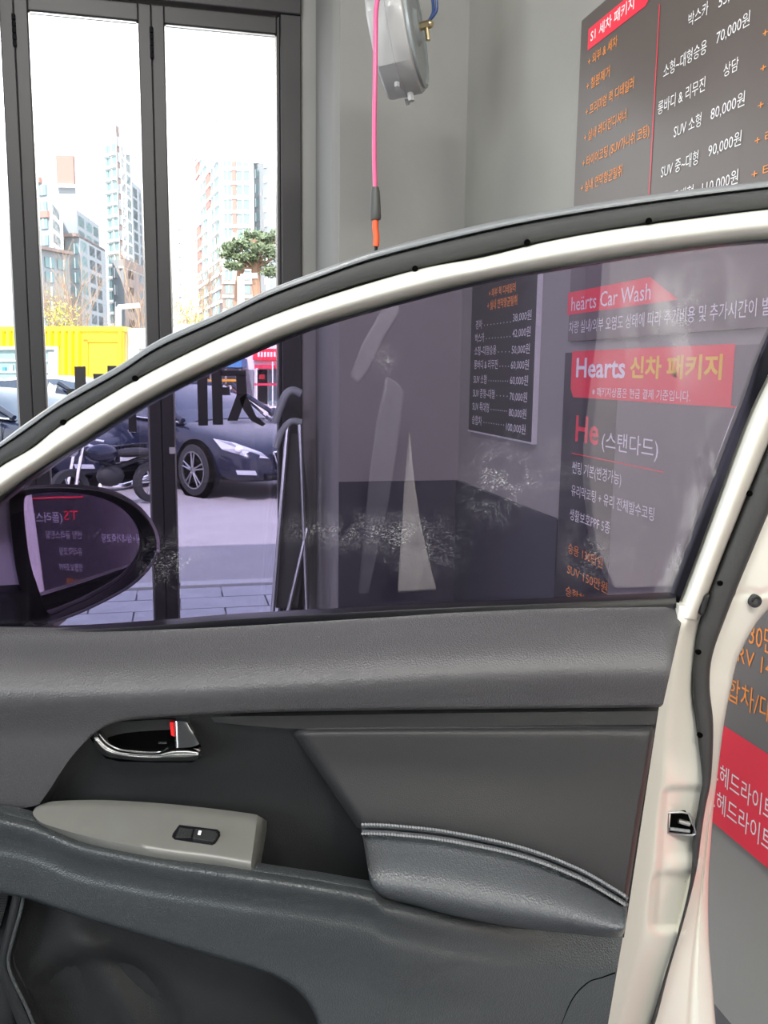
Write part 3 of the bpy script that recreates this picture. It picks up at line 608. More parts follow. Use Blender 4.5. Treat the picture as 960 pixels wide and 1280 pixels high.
# console plate with window switch
A0, A1, A2 = P(60, 1004, .040), P(330, 1018, .040), P(200, 1069, .094)
nC = (A1-A0).cross(A2-A0).normalized(); nC = nC if nC.dot(CAM-A0) > 0 else -nC
def Cn(px, py, up=0): return hit(px, py, A0+nC*up, nC)
BZ = [((41, 1015), (42, 1020)), ((45, 1009), (52, 1030)), ((56, 1004), (70, 1037)), ((75, 1001), (95, 1045)), ((130, 1000), (145, 1058)), ((200, 1004), (210, 1070)), ((260, 1010), (265, 1077)), ((314, 1017), (306, 1084)), ((322, 1019), (313, 1085))]
a = smooth([(p[0][0], p[0][1], 0) for p in BZ], 6); b = smooth([(p[1][0], p[1][1], 0) for p in BZ], 6); rows = []
for j in range(13):
    t = j/12; r = []
    for p, q_ in zip(a, b):
        c = p.lerp(q_, t); r.append(Cn(c.x, c.y, .004*rnd(t, .1)*rnd(1-t, .06)-.004))
    r += [Cn(324+(314-324)*t+k*3.2, 1020+(1085-1020)*t+k*2.0*(1-t), -.005-.0032*k*k) for k in (1, 2, 3)]
    rows.append(r)
q = back(MB(), rows, nC*-.012); q.build('console_plate', M['bezel'], door, sharp=60)
sw = MB().prism([Cn(x, y, .0008) for x, y in ((224, 1031), (272, 1037), (275, 1040), (275, 1044), (269, 1054), (265, 1056), (218, 1049), (215, 1046), (216, 1042))], nC*-.004).build('window_switch', M['black'], door, flat=True)
MB().prism([Cn(x, y, .0065) for x, y in ((243, 1035), (272, 1039), (273, 1043), (267, 1052), (240, 1048))], nC*-.007).build('rocker', M['plastic'], sw, bevel=.002)
MB().prism([Cn(x, y, .0016) for x, y in ((224, 1034), (242, 1036), (239, 1047), (219, 1047))], nC*-.002).build('finger_dip', M['plastic'], sw, bevel=.002)
MB().prism([Cn(x, y, .0072) for x, y in ((248.5, 1038), (252, 1038.5), (250.5, 1043.5), (247, 1043))], nC*-.0008).build('switch_icon', M['pwhite'], sw, flat=True)
# inner door handle
HO = [(109, 917), (116, 909), (130, 903), (160, 900), (190, 898), (212, 897), (232, 898), (240, 903), (246, 918), (252, 936), (250, 948), (240, 953), (200, 953), (150, 952), (132, 948), (120, 935)]
hb = MB().grid([[P(x, y, .024) for x, y in HO], [P(160+(x-160)*.985, 925+(y-925)*.97, .036) for x, y in HO], [P(160+(x-160)*.95, 925+(y-925)*.93, .035) for x, y in HO], [P(160+(x-160)*.90, 922+(y-922)*.85, .0305) for x, y in HO]], True)
hb.add([P(160+(x-160)*.90, 922+(y-922)*.85, .0305) for x, y in HO], [tuple(range(len(HO)))])
hd = hb.build('door_handle', M['hole'], door, sharp=50)
CH = [((117, 916), (116, 922)), ((124, 917), (119, 934)), ((133, 927), (131, 945)), ((146, 935), (148, 949)), ((160, 938), (165, 950.5)), ((180, 940), (185, 951.5)), ((197, 939.5), (200, 951.5)), ((207, 936), (212, 951.5)), ((216, 934), (222, 951.5)), ((232, 933.5), (236, 951.5)), ((246, 936), (246, 950)), ((251, 940), (250, 946))]
q = back(MB(), ruled(CH, 10, lambda s, t, x, y: .034+.020*rnd(s, .12)*rnd(1-s, .08)*math.sin(math.pi*min(max(t*.8+.12, 0), 1))-.004*(1-sst(abs(t-.45), .03, .12)), 6), BK*.008); q.build('chrome_lever', M['chrome'], hd, sharp=60)
q = back(MB(), ruled([((217, 902), (219, 934)), ((220, 901.5), (222, 935)), ((230, 902), (238, 934)), ((234, 904), (245, 932)), ((236, 907), (249, 930))], 8, lambda s, t, x, y: .033+.012*rnd(s, .3)+.006*t, 5), BK*.01); q.build('chrome_end', M['chrome'], hd, sharp=60)
MB().prism([P(x, y, .042) for x, y in ((212, 903), (217, 903), (218, 921), (214, 919))], BK*.012).build('lock_tab', M['red'], hd, flat=True)
MB().prism([P(x, y, .033) for x, y in ((198, 928), (208, 928), (208, 930), (198, 930))], BK*.004).build('catch', M['plastic'], hd, flat=True)
# map pocket area under the wing
LW = [((-70, 1060), (-70, 1400)), ((0, 1100), (-10, 1400)), ((100, 1130), (80, 1400)), ((200, 1160), (180, 1400)), ((300, 1190), (290, 1400)), ((400, 1230), (420, 1400)), ((500, 1280), (520, 1400)), ((770, 1300), (745, 1400))]
def wlow(s, t, x, y):
    ridge = math.exp(-((x-(75+(y-1130)*.62))/24)**2)*.016*sst(y, 1120, 1200)
    oc_ = math.hypot((x-125)/1.0, (y-1315)/1.15); bowl = -.02*(1-sst(oc_, 95, 118))
    return .004+ridge+bowl+.012*sst(y, 1150, 1290)*(1-sst(x, 300, 380))
q = back(MB(), ruled(LW, 46, wlow, 9), BK*.01); q.build('map_pocket', M['lowerp'], door, sharp=80)
q = MB().tube(smooth([P(x, y, .034) for x, y in ((31, 1112), (26, 1138), (17, 1170), (11, 1195), (12, 1212), (20, 1232), (32, 1256), (46, 1290), (60, 1330))], 5), .0022, 8); q.build('pocket_edge_bead', M['grainp'], door)
q = back(MB(), ruled([((17, 1112), (31, 1112)), ((9, 1150), (22, 1152)), ((0, 1190), (12, 1194)), ((-2, 1214), (12, 1214)), ((6, 1240), (24, 1240)), ((22, 1282), (44, 1284)), ((40, 1330), (62, 1330))], 5, lambda s, t, x, y: .026+.008*rnd(t, .4)*rnd(1-t, .5), 5), BK*.02); q.build('pocket_frame', M['plastic'], door)
MB().prism([P(x, y, .026) for x, y in ((-40, 1105), (11, 1113), (8, 1130), (-2, 1165), (-40, 1175))], BK*.01).build('speaker_grille', M['plastic'], door, flat=True)
q = MB()
for i in range(9):
    for j in range(14):
        x, y = 10-i*2.6-(j*.9), 1117+j*3.2
        if x > -30: c = P(x, y, .0263); q.lathe(c, -HH, [(.0008, 0), (.0001, 0)], 6)
o = q.build('grille_holes', M['hole'], door, flat=True); o['kind'] = 'stuff'
MB().tube(smooth([P(x, y, .052) for x, y in ((769, 1216), (752, 1222), (735, 1228), (716, 1248), (700, 1285), (690, 1320))], 5), .0007, 6).build('lower_seam', M['hole'], door)
# ---------------- side mirror outside the glass
MO = [(-60, 700), (-45, 650), (-10, 622), (14, 610), (60, 605.5), (100, 606), (135, 611), (165, 625), (186, 645), (198, 668), (199, 690), (190, 708), (165, 733), (120, 757), (80, 772), (62, 781), (30, 786), (-30, 790), (-60, 760)]
mo = smooth([(x, y, 0) for x, y in MO], 4, True)
def ring(pts, w_, f=1, c=(70, 695), dx=0, dy=0): return [P(c[0]+(p.x-c[0])*f+dx, c[1]+(p.y-c[1])*f+dy, w_) for p in pts]
mc = P(105, 690, -.150); MT = V((XR, -.72, Wx(711, 640, XR-.013).z))
nm = ((MT-mc).normalized()-(mc-CAM).normalized()).normalized()
def rn(pts, off, f=1, c=(70, 695)): return [hit(c[0]+(p.x-c[0])*f, c[1]+(p.y-c[1])*f, mc+nm*off, nm) for p in pts]
BO = smooth([(x, y, 0) for x, y in [(13, 616), (30, 611.5), (60, 609), (100, 610), (133, 615), (162, 628), (183, 647), (194, 668), (195, 690), (186, 708), (162, 731), (120, 754), (85, 769), (60, 780), (42, 781), (34, 765), (25, 735), (18, 700), (13, 650)]], 4, True)
BI = smooth([(x, y, 0) for x, y in [(30, 625), (38, 618), (62, 615), (98, 616), (126, 622), (150, 633), (168, 650), (177, 668), (177, 688), (168, 706), (150, 725), (116, 746), (88, 758), (68, 768), (60, 767), (55, 756), (45, 728), (37, 700), (31, 655)]], 4, True)
rows = [rn(BO, .012), rn(mo, .014), rn(mo, .004), rn(mo, -.04, .97), rn(mo, -.075, .86), rn(mo, -.10, .6), rn(mo, -.105, .1)]
sm = MB().grid(rows, True).build('side_mirror', M['whitep'], door, sharp=60)
q = MB().grid([rn(BO, .011), rn(BO, .024), rn(BO, .028, .985), rn(BI, .010, 1.02), rn(BI, -.006)], True); q.build('mirror_bezel', M['plastic'], sm, sharp=50)
q = MB().prism(rn(BI, -.005, 1.03), nm*-.004); q.build('mirror_back', M['black'], sm, flat=True)
cen = (108, 690)
MI = [(cen[0]+(p.x-cen[0])*.995, cen[1]+(p.y-cen[1])*.995) for p in BI]
q = MB().prism([hit(x, y, mc, nm) for x, y in MI], nm*-.003); q.build('mirror_glass', M['mirror'], sm, flat=True)
q = MB().tube(smooth([hit(x, y, mc+nm*.03, nm) for x, y in ((60, 779), (85, 771), (120, 756), (163, 732), (187, 708), (196, 690))], 5), .0022, 6); q.build('bezel_lip', M['rim'], sm)
MB().prism([P(x, y, -.045) for x, y in ((-90, 735), (8, 742), (18, 752), (24, 768), (26, 787), (-90, 795))], BK*.06).build('mirror_foot', M['plastic'], sm, bevel=.006)
q = back(MB(), ruled([((2, 720), (36, 720)), ((10, 740), (40, 745)), ((22, 760), (46, 770)), ((8, 781), (64, 783)), ((0, 786), (66, 788))], 4, lambda s, t, x, y: -.10, 4), BK*.05); q.build('mirror_neck', M['whitep'], sm)
# the board the mirror looks at, on the same right wall nearer to the room's rear
def Mr(px, py, x):
    p = hit(px, py, mc, nm); d = (p-CAM).normalized(); r = d-2*d.dot(nm)*nm; return p+r*((x-p.x)/r.x)
pa, pb = Mr(36, 640, xf), Mr(180, 660, xf); pass
T = empty('second_package_board', (XR, (pa.y+pb.y)/2, cB)); tag(T, 'charcoal package board whose reversed lettering shows in the side mirror', 'board')
MB().box((XR-th, -3.2, cB), (XR, .1, cT)).build('panel', M['board2'], T, flat=True)
def mtext(q, s, px0, px1, py, hpx):
    a = Mr(px0, py, xf2); b_ = Mr(px1, py, xf2); t_ = Mr(px0, py-hpx, xf2); put_text(q, s, V((xf2, a.y, a.z)), V((xf2, b_.y, a.z)), abs(t_.z-a.z), xf2)
MTX = ((103, 58, 673, 10, '썬팅 글라스틴팅'), (103, 75, 694, 10, '유리막코팅'), (104, 74, 714, 10, '생활보호PPF'), (150, 112, 735, 6, 'BOX 개별기본 옵션'), (176, 128, 678, 11, '팅+실내가죽코팅'), (78, 42, 652, 13, '(플러스)'))
q = MB(); q2 = MB(); q3 = MB()
for x0, x1, y, h_, s_ in MTX: mtext(q, s_, x0, x1, y, h_)
q.build('white_lettering', M['pwhite'], T, flat=True)
mtext(q2, 'TS', 98, 80, 650, 15)
a, b_ = Mr(104, 622, xf2), Mr(34, 622, xf2); flat(q2, [(a.y, a.z), (b_.y, a.z), (b_.y, a.z+.006), (a.y, a.z+.006)], xf2)
q2.build('red_lettering', M['pred'], T, flat=True)
for x0, x1, y, h_, s_ in ((108, 84, 732, 9, '승용 230만원'), (110, 82, 746, 9, 'SUV 250만원')): mtext(q3, s_, x0, x1, y, h_)
q3.build('orange_lettering', M['porange'], T, flat=True)
# ================================================================== UNSEEN SHAPES ADDED FOR REFLECTIONS IN THE DOOR GLASS
def Gl(px, py, d):                                  # point d metres behind the lens whose image in the door glass stands at (px, py)
    w0 = 1.03; p = ray(px, py); k = (2*w0-(-d))/p.dot(HH); q_ = p*k; h_ = q_.dot(HH); return CAM+q_-HH*(h_)+HH*(2*w0-h_)
car = empty('reflection_shapes', Gl(850, 1300, .5)); tag(car, 'pale and dark shapes added behind the viewpoint, reflected in the tinted door glass', 'car')
def refl(name, pts, d, m, th_=.04, bev=.008):
    MB().prism([Gl(x, y, d) for x, y in pts], -HH*th_).build(name, m, car, bevel=bev)
refl('pale_reflector', [(770, 250), (755, 425), (745, 500), (738, 560), (738, 610), (745, 680), (768, 736), (975, 728), (975, 500), (975, 250)], .45, M['white'], .1)  # unseen white slab added to make the pale reflection at the right
refl('reflection_blocker', [(345, 280), (735, 280), (735, 800), (345, 800)], .8, M['seal'], .14, .03)  # dark slab added to keep the room's reflection out of the glass
refl('left_reflection_blocker', [(30, 280), (335, 280), (335, 800), (30, 800)], .8, M['seal'], .14, .03)  # second added dark slab, blocks reflections on the left of the pane
refl('wedge_reflector', [(512, 540), (506, 600), (503, 650), (497, 742), (546, 739), (536, 700), (526, 655), (518, 600)], .5, M['white'], .05)  # white shape added for the bright gap reflected in the pane
refl('door_trim', [(497, 372), (478, 385), (452, 430), (437, 470), (447, 482), (462, 462), (482, 420), (500, 392)], .5, M['trimgrey'], .05)
refl('seat_belt', [(482, 470), (470, 530), (462, 590), (447, 745), (460, 745), (484, 640), (500, 540), (506, 490), (497, 478)], .5, M['belt'], .02)
# ================================================================== THE STREET
def gp_(px, d, z=GZ): p = Fr(px, 500 if d < 70 else 290, d); return V((p.x, p.y, z))
def ground(name, pts, z, m, th_=.1): return struct(MB().prism([(x, y, z-th_) for x, y in pts], (0, 0, th_)), name, m, flat=True)
pv = Wz(200, 728, GZ).y
ground('ground_road', [(-90, pv), (60, pv), (60, 260), (-90, 260)], GZ-.012, M['asphalt'])
pav = empty('ground_pavement', (0, YW+.1, GZ)); pav['kind'] = 'structure'
MB().box((-6, YW+.1, GZ-.1), (3, pv, GZ-.03)).build('paving_bed', M['kerb'], pav, flat=True)
tw_, td = .60, .30; tile = None; y = YW+.12; row = 0
while y+td < pv-.1:
    x = -2.7+(row % 2)*tw_/2
    while x < 1.2:
        if tile is None: tile = MB().box((0, 0, -.05), (tw_-.012, td-.012, 0)).build('paving_stone', M['paving'], pav, world=False, bevel=.003); tile.location = (x, y-pav.location.y, random.uniform(-.002, .002))
        else: copy_part(tile, pav, (x, y-pav.location.y, random.uniform(-.002, .002)))
        x += tw_
    y += td; row += 1
kb = None; x = -6
while x < 3:
    if kb is None: kb = MB().box((0, 0, -.06), (.99, .14, .002)).build('kerb_stone', M['kerb'], pav, world=False, bevel=.006); kb.location = (x, pv-.14-pav.location.y, 0)
    else: copy_part(kb, pav, (x, pv-.14-pav.location.y, 0))
    x += 1
# ---------------- cars
def make_car(name, lab, paint, loc, rz, L=4.9, W=1.84, Hh=1.47, detail=True):
    """local x forward; body lofted from cross sections"""
    e = empty(name, loc, rz); tag(e, lab, 'car'); h = L/2; hw = W/2
    st = [(-h, .55, .72, .70), (-h+.06, .32, .90, .84), (-h+.35, .24, 1.00, .95), (-h+.9, .20, 1.03, 1), (-.6, .20, 1.0, 1), (.5, .20, .97, 1), (1.0, .20, .95, 1), (h-1.2, .20, .90, 1), (h-.7, .20, .83, .98), (h-.3, .20, .74, .93), (h-.08, .22, .64, .83), (h, .30, .55, .74)]
    rows = []
    for x, zb, zt, f in st:
        y = hw*f; sec = [(0, zt+.03), (.45*y, zt+.022), (.80*y, zt), (.93*y, zt-.05), (y*.985, zt-.14), (y, zt-.28), (y*.985, (zt+zb)/2-.1), (y*.97, zb+.10), (y*.9, zb), (0, zb)]
        rows.append([V((x, a, z)) for a, z in sec]+[V((x, -a, z)) for a, z in reversed(sec[1:-1])])
    q = MB().grid(rows, True); q.add(rows[0], [tuple(range(len(rows[0])))]); q.add(rows[-1], [tuple(range(len(rows[0])))])
    q.build('body', paint, e, world=False, sub=1, sharp=180)
    gh = [(1.12, .93, .93, .86), (.75, .95, 1.14, .84), (.25, .96, 1.40, .76), (-.2, .97, Hh-.02, .73), (-.9, .98, Hh-.02, .72), (-1.35, 1.0, 1.36, .72), (-1.95, 1.02, 1.08, .76)]
    rows = []; roof = []
    for x, zb, zt, f in gh:
        y = hw*f; yb_ = hw*.93; zt = max(zt, zb+.01)
        sec = [(0, zt+.02), (y*.7, zt+.01), (y*.9, zt-.03), (yb_, zb-.02)]
        rows.append([V((x, a, z)) for a, z in sec]+[V((x, -a, z)) for a, z in reversed(sec[1:])])
        if -1.4 < x < .3: roof.append([V((x, a, z+.006)) for a, z in ((-y*.92, zt-.04), (-y*.7, zt+.01), (0, zt+.02), (y*.7, zt+.01), (y*.92, zt-.04))])
    q = MB().grid(rows, True); q.build('cabin_glass', M['carglass'], e, world=False, sharp=60)
    q = MB().grid(roof); q.build('roof', paint, e, world=False, thick=.02)
    for sy in (-1, 1):
        q = MB()
        for pts in ([(1.15, .90, .95), (.7, .875, 1.13), (.27, .72, 1.39)], [(-.35, .93, .95), (-.35, .74, 1.42)], [(-1.95, .86, 1.03), (-1.6, .78, 1.2), (-1.3, .71, 1.38)]):
            q.tube([V((x, sy*hw*f, z)) for x, f, z in pts], .035, 8)
        q.build('pillar', paint, e, world=False)
        q = MB().tube([V((1.1, sy*hw*.94, .93)), V((-.4, sy*hw*.95, .97)), V((-1.95, sy*hw*.94, 1.0))], .012, 6); q.build('window_trim', M['chrome'], e, world=False)
        q = MB().ball((.78, sy*(hw+.10), 1.0), .1, 12, (.6, 1, .7)); q.build('wing_mirror', paint, e, world=False)
        q = MB()
        for xd in (1.0, .0-.35, -1.3): q.tube([V((xd, sy*(hw-.01), .92)), V((xd, sy*(hw+.002), .7)), V((xd, sy*(hw-.012), .3))], .005, 5)
        q.build('door_seam', M['hole'], e, world=False)
        q = MB()
        for xd in (.05, -.95): q.box((xd-.1, sy*hw-.015, .74), (xd+.1, sy*hw+.02, .77))
        q.build('door_pull', M['chrome'], e, world=False, bevel=.005)
        a = [(h-.62, hw*.93, .76), (h-.28, hw*.88, .72), (h-.02, hw*.60, .60), (h+.02, hw*.52, .53), (h-.12, hw*.80, .56), (h-.4, hw*.96, .64)]
        c = [V((x, sy*y, z)) for x, y, z in a]; ce = sum(c, V())/6+V((.05, sy*.06, .02))
        MB().add(c+[ce], [(i, (i+1) % 6, 6) for i in range(6)]).build('headlamp', M['lamp'], e, world=False, thick=.03, flat=True)
        MB().ball((h-.20, sy*hw*.84, .645), .06, 12, (.8, 1, .8)).build('headlamp_bulb', M['carwhite'], e, world=False)
        MB().prism([V((h-.16, sy*hw*.93, .40)), V((h-.02, sy*hw*.72, .39)), V((h-.01, sy*hw*.70, .335)), V((h-.14, sy*hw*.92, .345))], (.04, sy*.03, 0)).build('fog_lamp', M['lamp'], e, world=False, flat=True)
        MB().box((-h-.01, sy*hw*.55-.18, .78), (-h+.12, sy*hw*.55+.18, .9)).build('tail_lamp', M['red'], e, world=False, bevel=.02)
        for xw in (h-.95, -h+1.05):
            cy = sy*(hw-.09)
            MB().lathe((xw, sy*(hw-.045), .335), (0, sy, 0), [(.40, 0), (.40, .043), (.385, .048), (.0001, .048)], 32).build('wheel_arch', M['hole'], e, world=False)
            wh = MB().lathe((xw, cy-sy*.1, .335), (0, sy, 0), [(.20, .0), (.32, 0), (.335, .03), (.335, .19), (.325, .205), (.245, .212), (.235, .205)], 32).build('wheel', M['tyre'], e, world=False)
            q = MB().lathe((xw, cy+sy*.10, .335), (0, sy, 0), [(.238, -.06), (.245, .012), (.23, .012), (.222, -.02), (.222, -.06)], 32).lathe((xw, cy+sy*.10, .335), (0, sy, 0), [(.05, .0), (.045, .016), (.0001, .018)], 12)
            q.build('rim', M['alloy'], wh, world=False)['kind'] = 'stuff'
            q = MB()
            for k in range(5):
                for dd in (-.17, .17):
                    a = 2*math.pi*k/5+dd+.3; b_ = 2*math.pi*k/5+dd*.9+.3
                    q.tube([V((xw+.04*math.cos(a), cy+sy*.112, .335+.04*math.sin(a))), V((xw+.228*math.cos(b_), cy+sy*.105, .335+.228*math.sin(b_))) ], [.014, .011], 6)
            q.build('spokes', M['alloy'], wh, world=False)['kind'] = 'stuff'
            MB().lathe((xw, cy+sy*.03, .335), (0, sy, 0), [(.235, 0), (.0001, 0)], 24).build('brake_disc', M['black'], wh, world=False)
    g = MB().prism([V((h-.005, -.40, .60)), V((h-.005, .40, .60)), V((h+.005, .32, .38)), V((h+.005, -.32, .38))], (.03, 0, 0)); gr = g.build('grille', M['black'], e, world=False, bevel=.01)
    q = MB()
    for k in range(13):
        yy_ = -.34+k*.0567; q.box((h+.03, yy_-.008, .395), (h+.045, yy_+.008, .59))
    q.tube([V((h+.03, -.41, .605)), V((h+.04, 0, .61)), V((h+.03, .41, .605)), V((h+.035, .33, .375)), V((h+.035, -.33, .375)), V((h+.03, -.41, .605))], .012, 6)
    q.build('grille_bars', M['chrome'], gr, world=False)['kind'] = 'stuff'
    MB().box((h-.1, -.5, .25), (h+.02, .5, .32)).build('lower_intake', M['black'], e, world=False, bevel=.02)
    MB().box((h+.045, -.26, .40), (h+.055, .26, .50)).build('licence_plate', M['pwhite'], e, world=False)
    return e
# black sedan: front wheel stands at (245, 620)
def place_car(e, px, py, lx, ly):                   # put local (lx, ly) on the ground point under the pixel
    g = Wz(px, py); r = Matrix.Rotation(e.rotation_euler.z, 3, 'Z') @ V((lx, ly, 0)); e.location = (g.x-r.x, g.y-r.y, GZ)
c1 = make_car('sedan', 'dark navy sedan parked across the shop front, seen through the tinted glass', M['navy'], (0, 0, 0), -YAW-math.radians(43)); place_car(c1, 243, 620, 4.9/2-.95, -.92)
c2 = make_car('sedan', 'black car end with number plate at the far left, behind the side mirror', M['navy'], (0, 0, 0), -YAW-math.radians(30), Hh=1.25); place_car(c2, 106, 617, 2.3, -.7)
c3 = make_car('sedan', 'white car at the left picture edge in front of the yellow container', M['carwhite'], (0, 0, 0), -YAW-math.radians(12)); place_car(c3, 30, 589, 2.4, -.7)
c4 = make_car('sedan', 'white car parked farther back against the yellow container', M['carwhite'], (0, 0, 0), -YAW+math.radians(172)); place_car(c4, 45, 560, 0, 0)
# motorcycle lying in front of the sedan's flank
e = empty('motorcycle', gp_(136, 10.4)); e.scale = (.82, .82, .82); e.rotation_euler = (0, 0, -YAW-math.radians(128)); tag(e, 'black motorcycle parked by the flank of the dark sedan', 'motorcycle')
for xw in (-.68, .68):
    wq = MB().lathe((xw, -.06, .3), (0, 1, 0), [(.2, 0), (.29, .01), (.3, .06), (.29, .11), (.2, .12), (.2, 0)], 28).build('wheel', M['tyre'], e, world=False)
    q = MB()
    for k in range(5): a = k*2*math.pi/5; q.tube([V((xw, 0, .3)), V((xw+.2*math.cos(a), 0, .3+.2*math.sin(a)))], .014, 6)
    q.build('spokes', M['alloy'], wq, world=False)['kind'] = 'stuff'
MB().ball((.15, 0, .78), .22, 14, (1.2, .65, .6)).build('fuel_tank', M['navy'], e, world=False)
MB().ball((-.38, 0, .76), .25, 14, (1.4, .6, .28)).build('saddle', M['tyre'], e, world=False)
MB().ball((.02, 0, .45), .2, 12, (1.1, .7, .8)).build('engine', M['seal'], e, world=False)
MB().tube([V((.66, .09, .3)), V((.5, .09, .9))], .025, 8).tube([V((.66, -.09, .3)), V((.5, -.09, .9))], .025, 8).build('fork', M['chrome'], e, world=False)
MB().tube(smooth([V((.36, .38, .98)), V((.46, .2, 1.0)), V((.5, 0, .95)), V((.46, -.2, 1.0)), V((.36, -.38, .98))], 4), .016, 8).build('handlebar', M['chrome'], e, world=False)
MB().ball((.62, 0, .86), .1, 12).build('headlamp', M['lamp'], e, world=False)
MB().tube(smooth([V((.1, -.14, .3)), V((-.3, -.16, .26)), V((-.8, -.17, .36))], 4), .04, 10).build('exhaust', M['chrome'], e, world=False)
MB().tube([V((.5, 0, .85)), V((-.05, 0, .55)), V((-.7, 0, .72))], .035, 8).build('frame', M['tyre'], e, world=False)
# ---------------- yellow container kiosk
DC = 21.5
def K(px, py, w_=0): return Fr(px, py, DC-w_)
e = empty('container_kiosk', K(60, 560)); tag(e, 'yellow corrugated container kiosk with serving window across the street', 'container')
zt_ = K(60, 409).z
def kb_(x0, y0, x1, y1, w0, w1, name, m, par=None, bev=0): return MB().prism([K(x0, y0, w1), K(x1, y0, w1), K(x1, y1, w1), K(x0, y1, w1)], HH*(w1-w0)).build(name, m, par or e, flat=not bev, bevel=bev)
kb_(-260, 412, 152, 575, -2.4, 0, 'container_body', M['yellow'])
kb_(-262, 408, 154, 414, -2.4, .06, 'top_rail', M['ochre'] if 0 else M['yellow'])
o = None
for k in range(46):
    x = -255+k*8.6
    if x > 100: break
    y1 = 433 if x < 73 else 575
    p0 = K(x, 414); p1 = K(x, y1); rr = R0*.075
    MB().prism([p0-rr, p0-rr*.5-HH*.10, p0+rr*.5-HH*.10, p0+rr], p1-p0).build('corrugation_rib', M['yellow'], e, flat=True)
kb_(104, 424, 151, 428, 0, .06, 'door_frame', M['ochre']); kb_(104, 424, 110, 575, 0, .06, 'door_frame', M['ochre']); kb_(147, 412, 152, 575, 0, .07, 'corner_post', M['ochre'])
kb_(110, 428, 147, 575, 0, .03, 'door', M['yellow'], bev=.01)
kb_(-120, 433, 72, 437, 0, .1, 'window_surround', M['offwhite']); kb_(68, 437, 72, 500, 0, .1, 'window_surround', M['offwhite'])
kb_(-120, 437, 68, 482, 0, .02, 'kiosk_window', M['paleglass']); kb_(60, 438, 68, 482, .02, .05, 'kiosk_shutter', M['bldgrey'])
for yy_ in (450, 464): kb_(-120, yy_, 60, yy_+2, .02, .06, 'shelf', M['offwhite'])
kb_(-120, 482, 72, 486, 0, .2, 'counter', M['offwhite'])
for k in range(14):
    x = -60+k*9; hh_ = random.choice((6, 8, 5)); kb_(x, 464-hh_, x+4, 464, .03, .06, 'goods_box', random.choice((M['offwhite'], M['bldgrey'], M['awn'])))
for k, (a, b_) in enumerate(((0, 0), (1, 0))):
    pass
kb_(60, 520, 64, 524, 0, .02, 'hasp', M['steel'])
e = empty('white_container', Fr(175, 560, 22.2)); tag(e, 'white container standing to the right of the yellow kiosk', 'container')
MB().prism([Fr(x, y, 21.8) for x, y in ((155, 411), (236, 409), (236, 575), (155, 575))], HH*2.4).build('container_body', M['offwhite'], e, flat=True)
for x in range(159, 236, 8): MB().prism([Fr(x, 414, 21.8), Fr(x+1.6, 414, 21.74), Fr(x+3.4, 414, 21.74), Fr(x+5, 414, 21.8)], Fr(x, 575, 21.8)-Fr(x, 414, 21.8)).build('corrugation_rib', M['offwhite'], e, flat=True)
MB().prism([Fr(x, y, 21.7) for x, y in ((171, 424), (188, 424), (188, 436), (171, 436))], HH*.05).build('vent_louvre', M['bldgrey'], e, flat=True)
# ---------------- shops across the street
DS = 24.0
e = empty('red_shop', Fr(320, 545, DS)); tag(e, 'red fronted shop with sign and pink heart poster, beyond the navy sedan', 'shop')
def sb(x0, y0, x1, y1, w0, w1, name, m, par=None): return MB().prism([Fr(x, y, DS-w1) for x, y in ((x0, y0), (x1, y0), (x1, y1), (x0, y1))], HH*(w1-w0)).build(name, m, par or e, flat=True)
sb(303, 405, 460, 560, -5, 0, 'shop_wall', M['bldwhite']); sb(316, 436, 420, 450, 0, .15, 'sign_board', M['pred']); sb(318, 456, 420, 461, 0, .8, 'awning', M['shopred'])
sb(320, 462, 334, 505, 0, .05, 'shop_door', M['black']); sb(336, 462, 420, 505, 0, .05, 'shop_window', M['paleglass'])
sb(305, 462, 317, 500, 0, .05, 'wall_pier', M['bldgrey']); sb(318, 479, 420, 482, .9, 1.0, 'railing', M['shopred']); sb(324, 468, 331, 474, .05, .07, 'poster', M['pred'])
for x in (320, 340, 360): sb(x, 452 if x == 340 else 460, x+1.4, 510, .9, 1, 'post', M['offwhite'])
for i, x in enumerate(range(322, 345, 4)): sb(x, 440, x+2.4, 446, .15, .17, 'sign_letter', M['pwhite'])
e = empty('awning_shop', Fr(260, 545, DS)); tag(e, 'dark shop with blue awning left of the red shop', 'shop')
sb(205, 405, 302, 560, -5, 0, 'shop_wall', M['bldgrey']); sb(268, 448, 302, 459, 0, .9, 'awning', M['awn']); sb(225, 462, 300, 500, 0, .05, 'shop_window', M['glassd'])
for x in (224, 243, 262, 281, 299): sb(x, 461, x+2, 505, .05, .15, 'window_post', M['offwhite'])
sb(222, 474, 302, 477, .9, 1.0, 'railing', M['ochre']); sb(222, 484, 302, 486, .9, 1.0, 'railing', M['ochre'])
for k in range(9): x = 226+k*8.5; sb(x, 486-(k*7 % 9), x+5, 500, .2, .5, 'stacked_crate', (M['ochre'], M['offwhite'], M['shopred'])[k % 3])
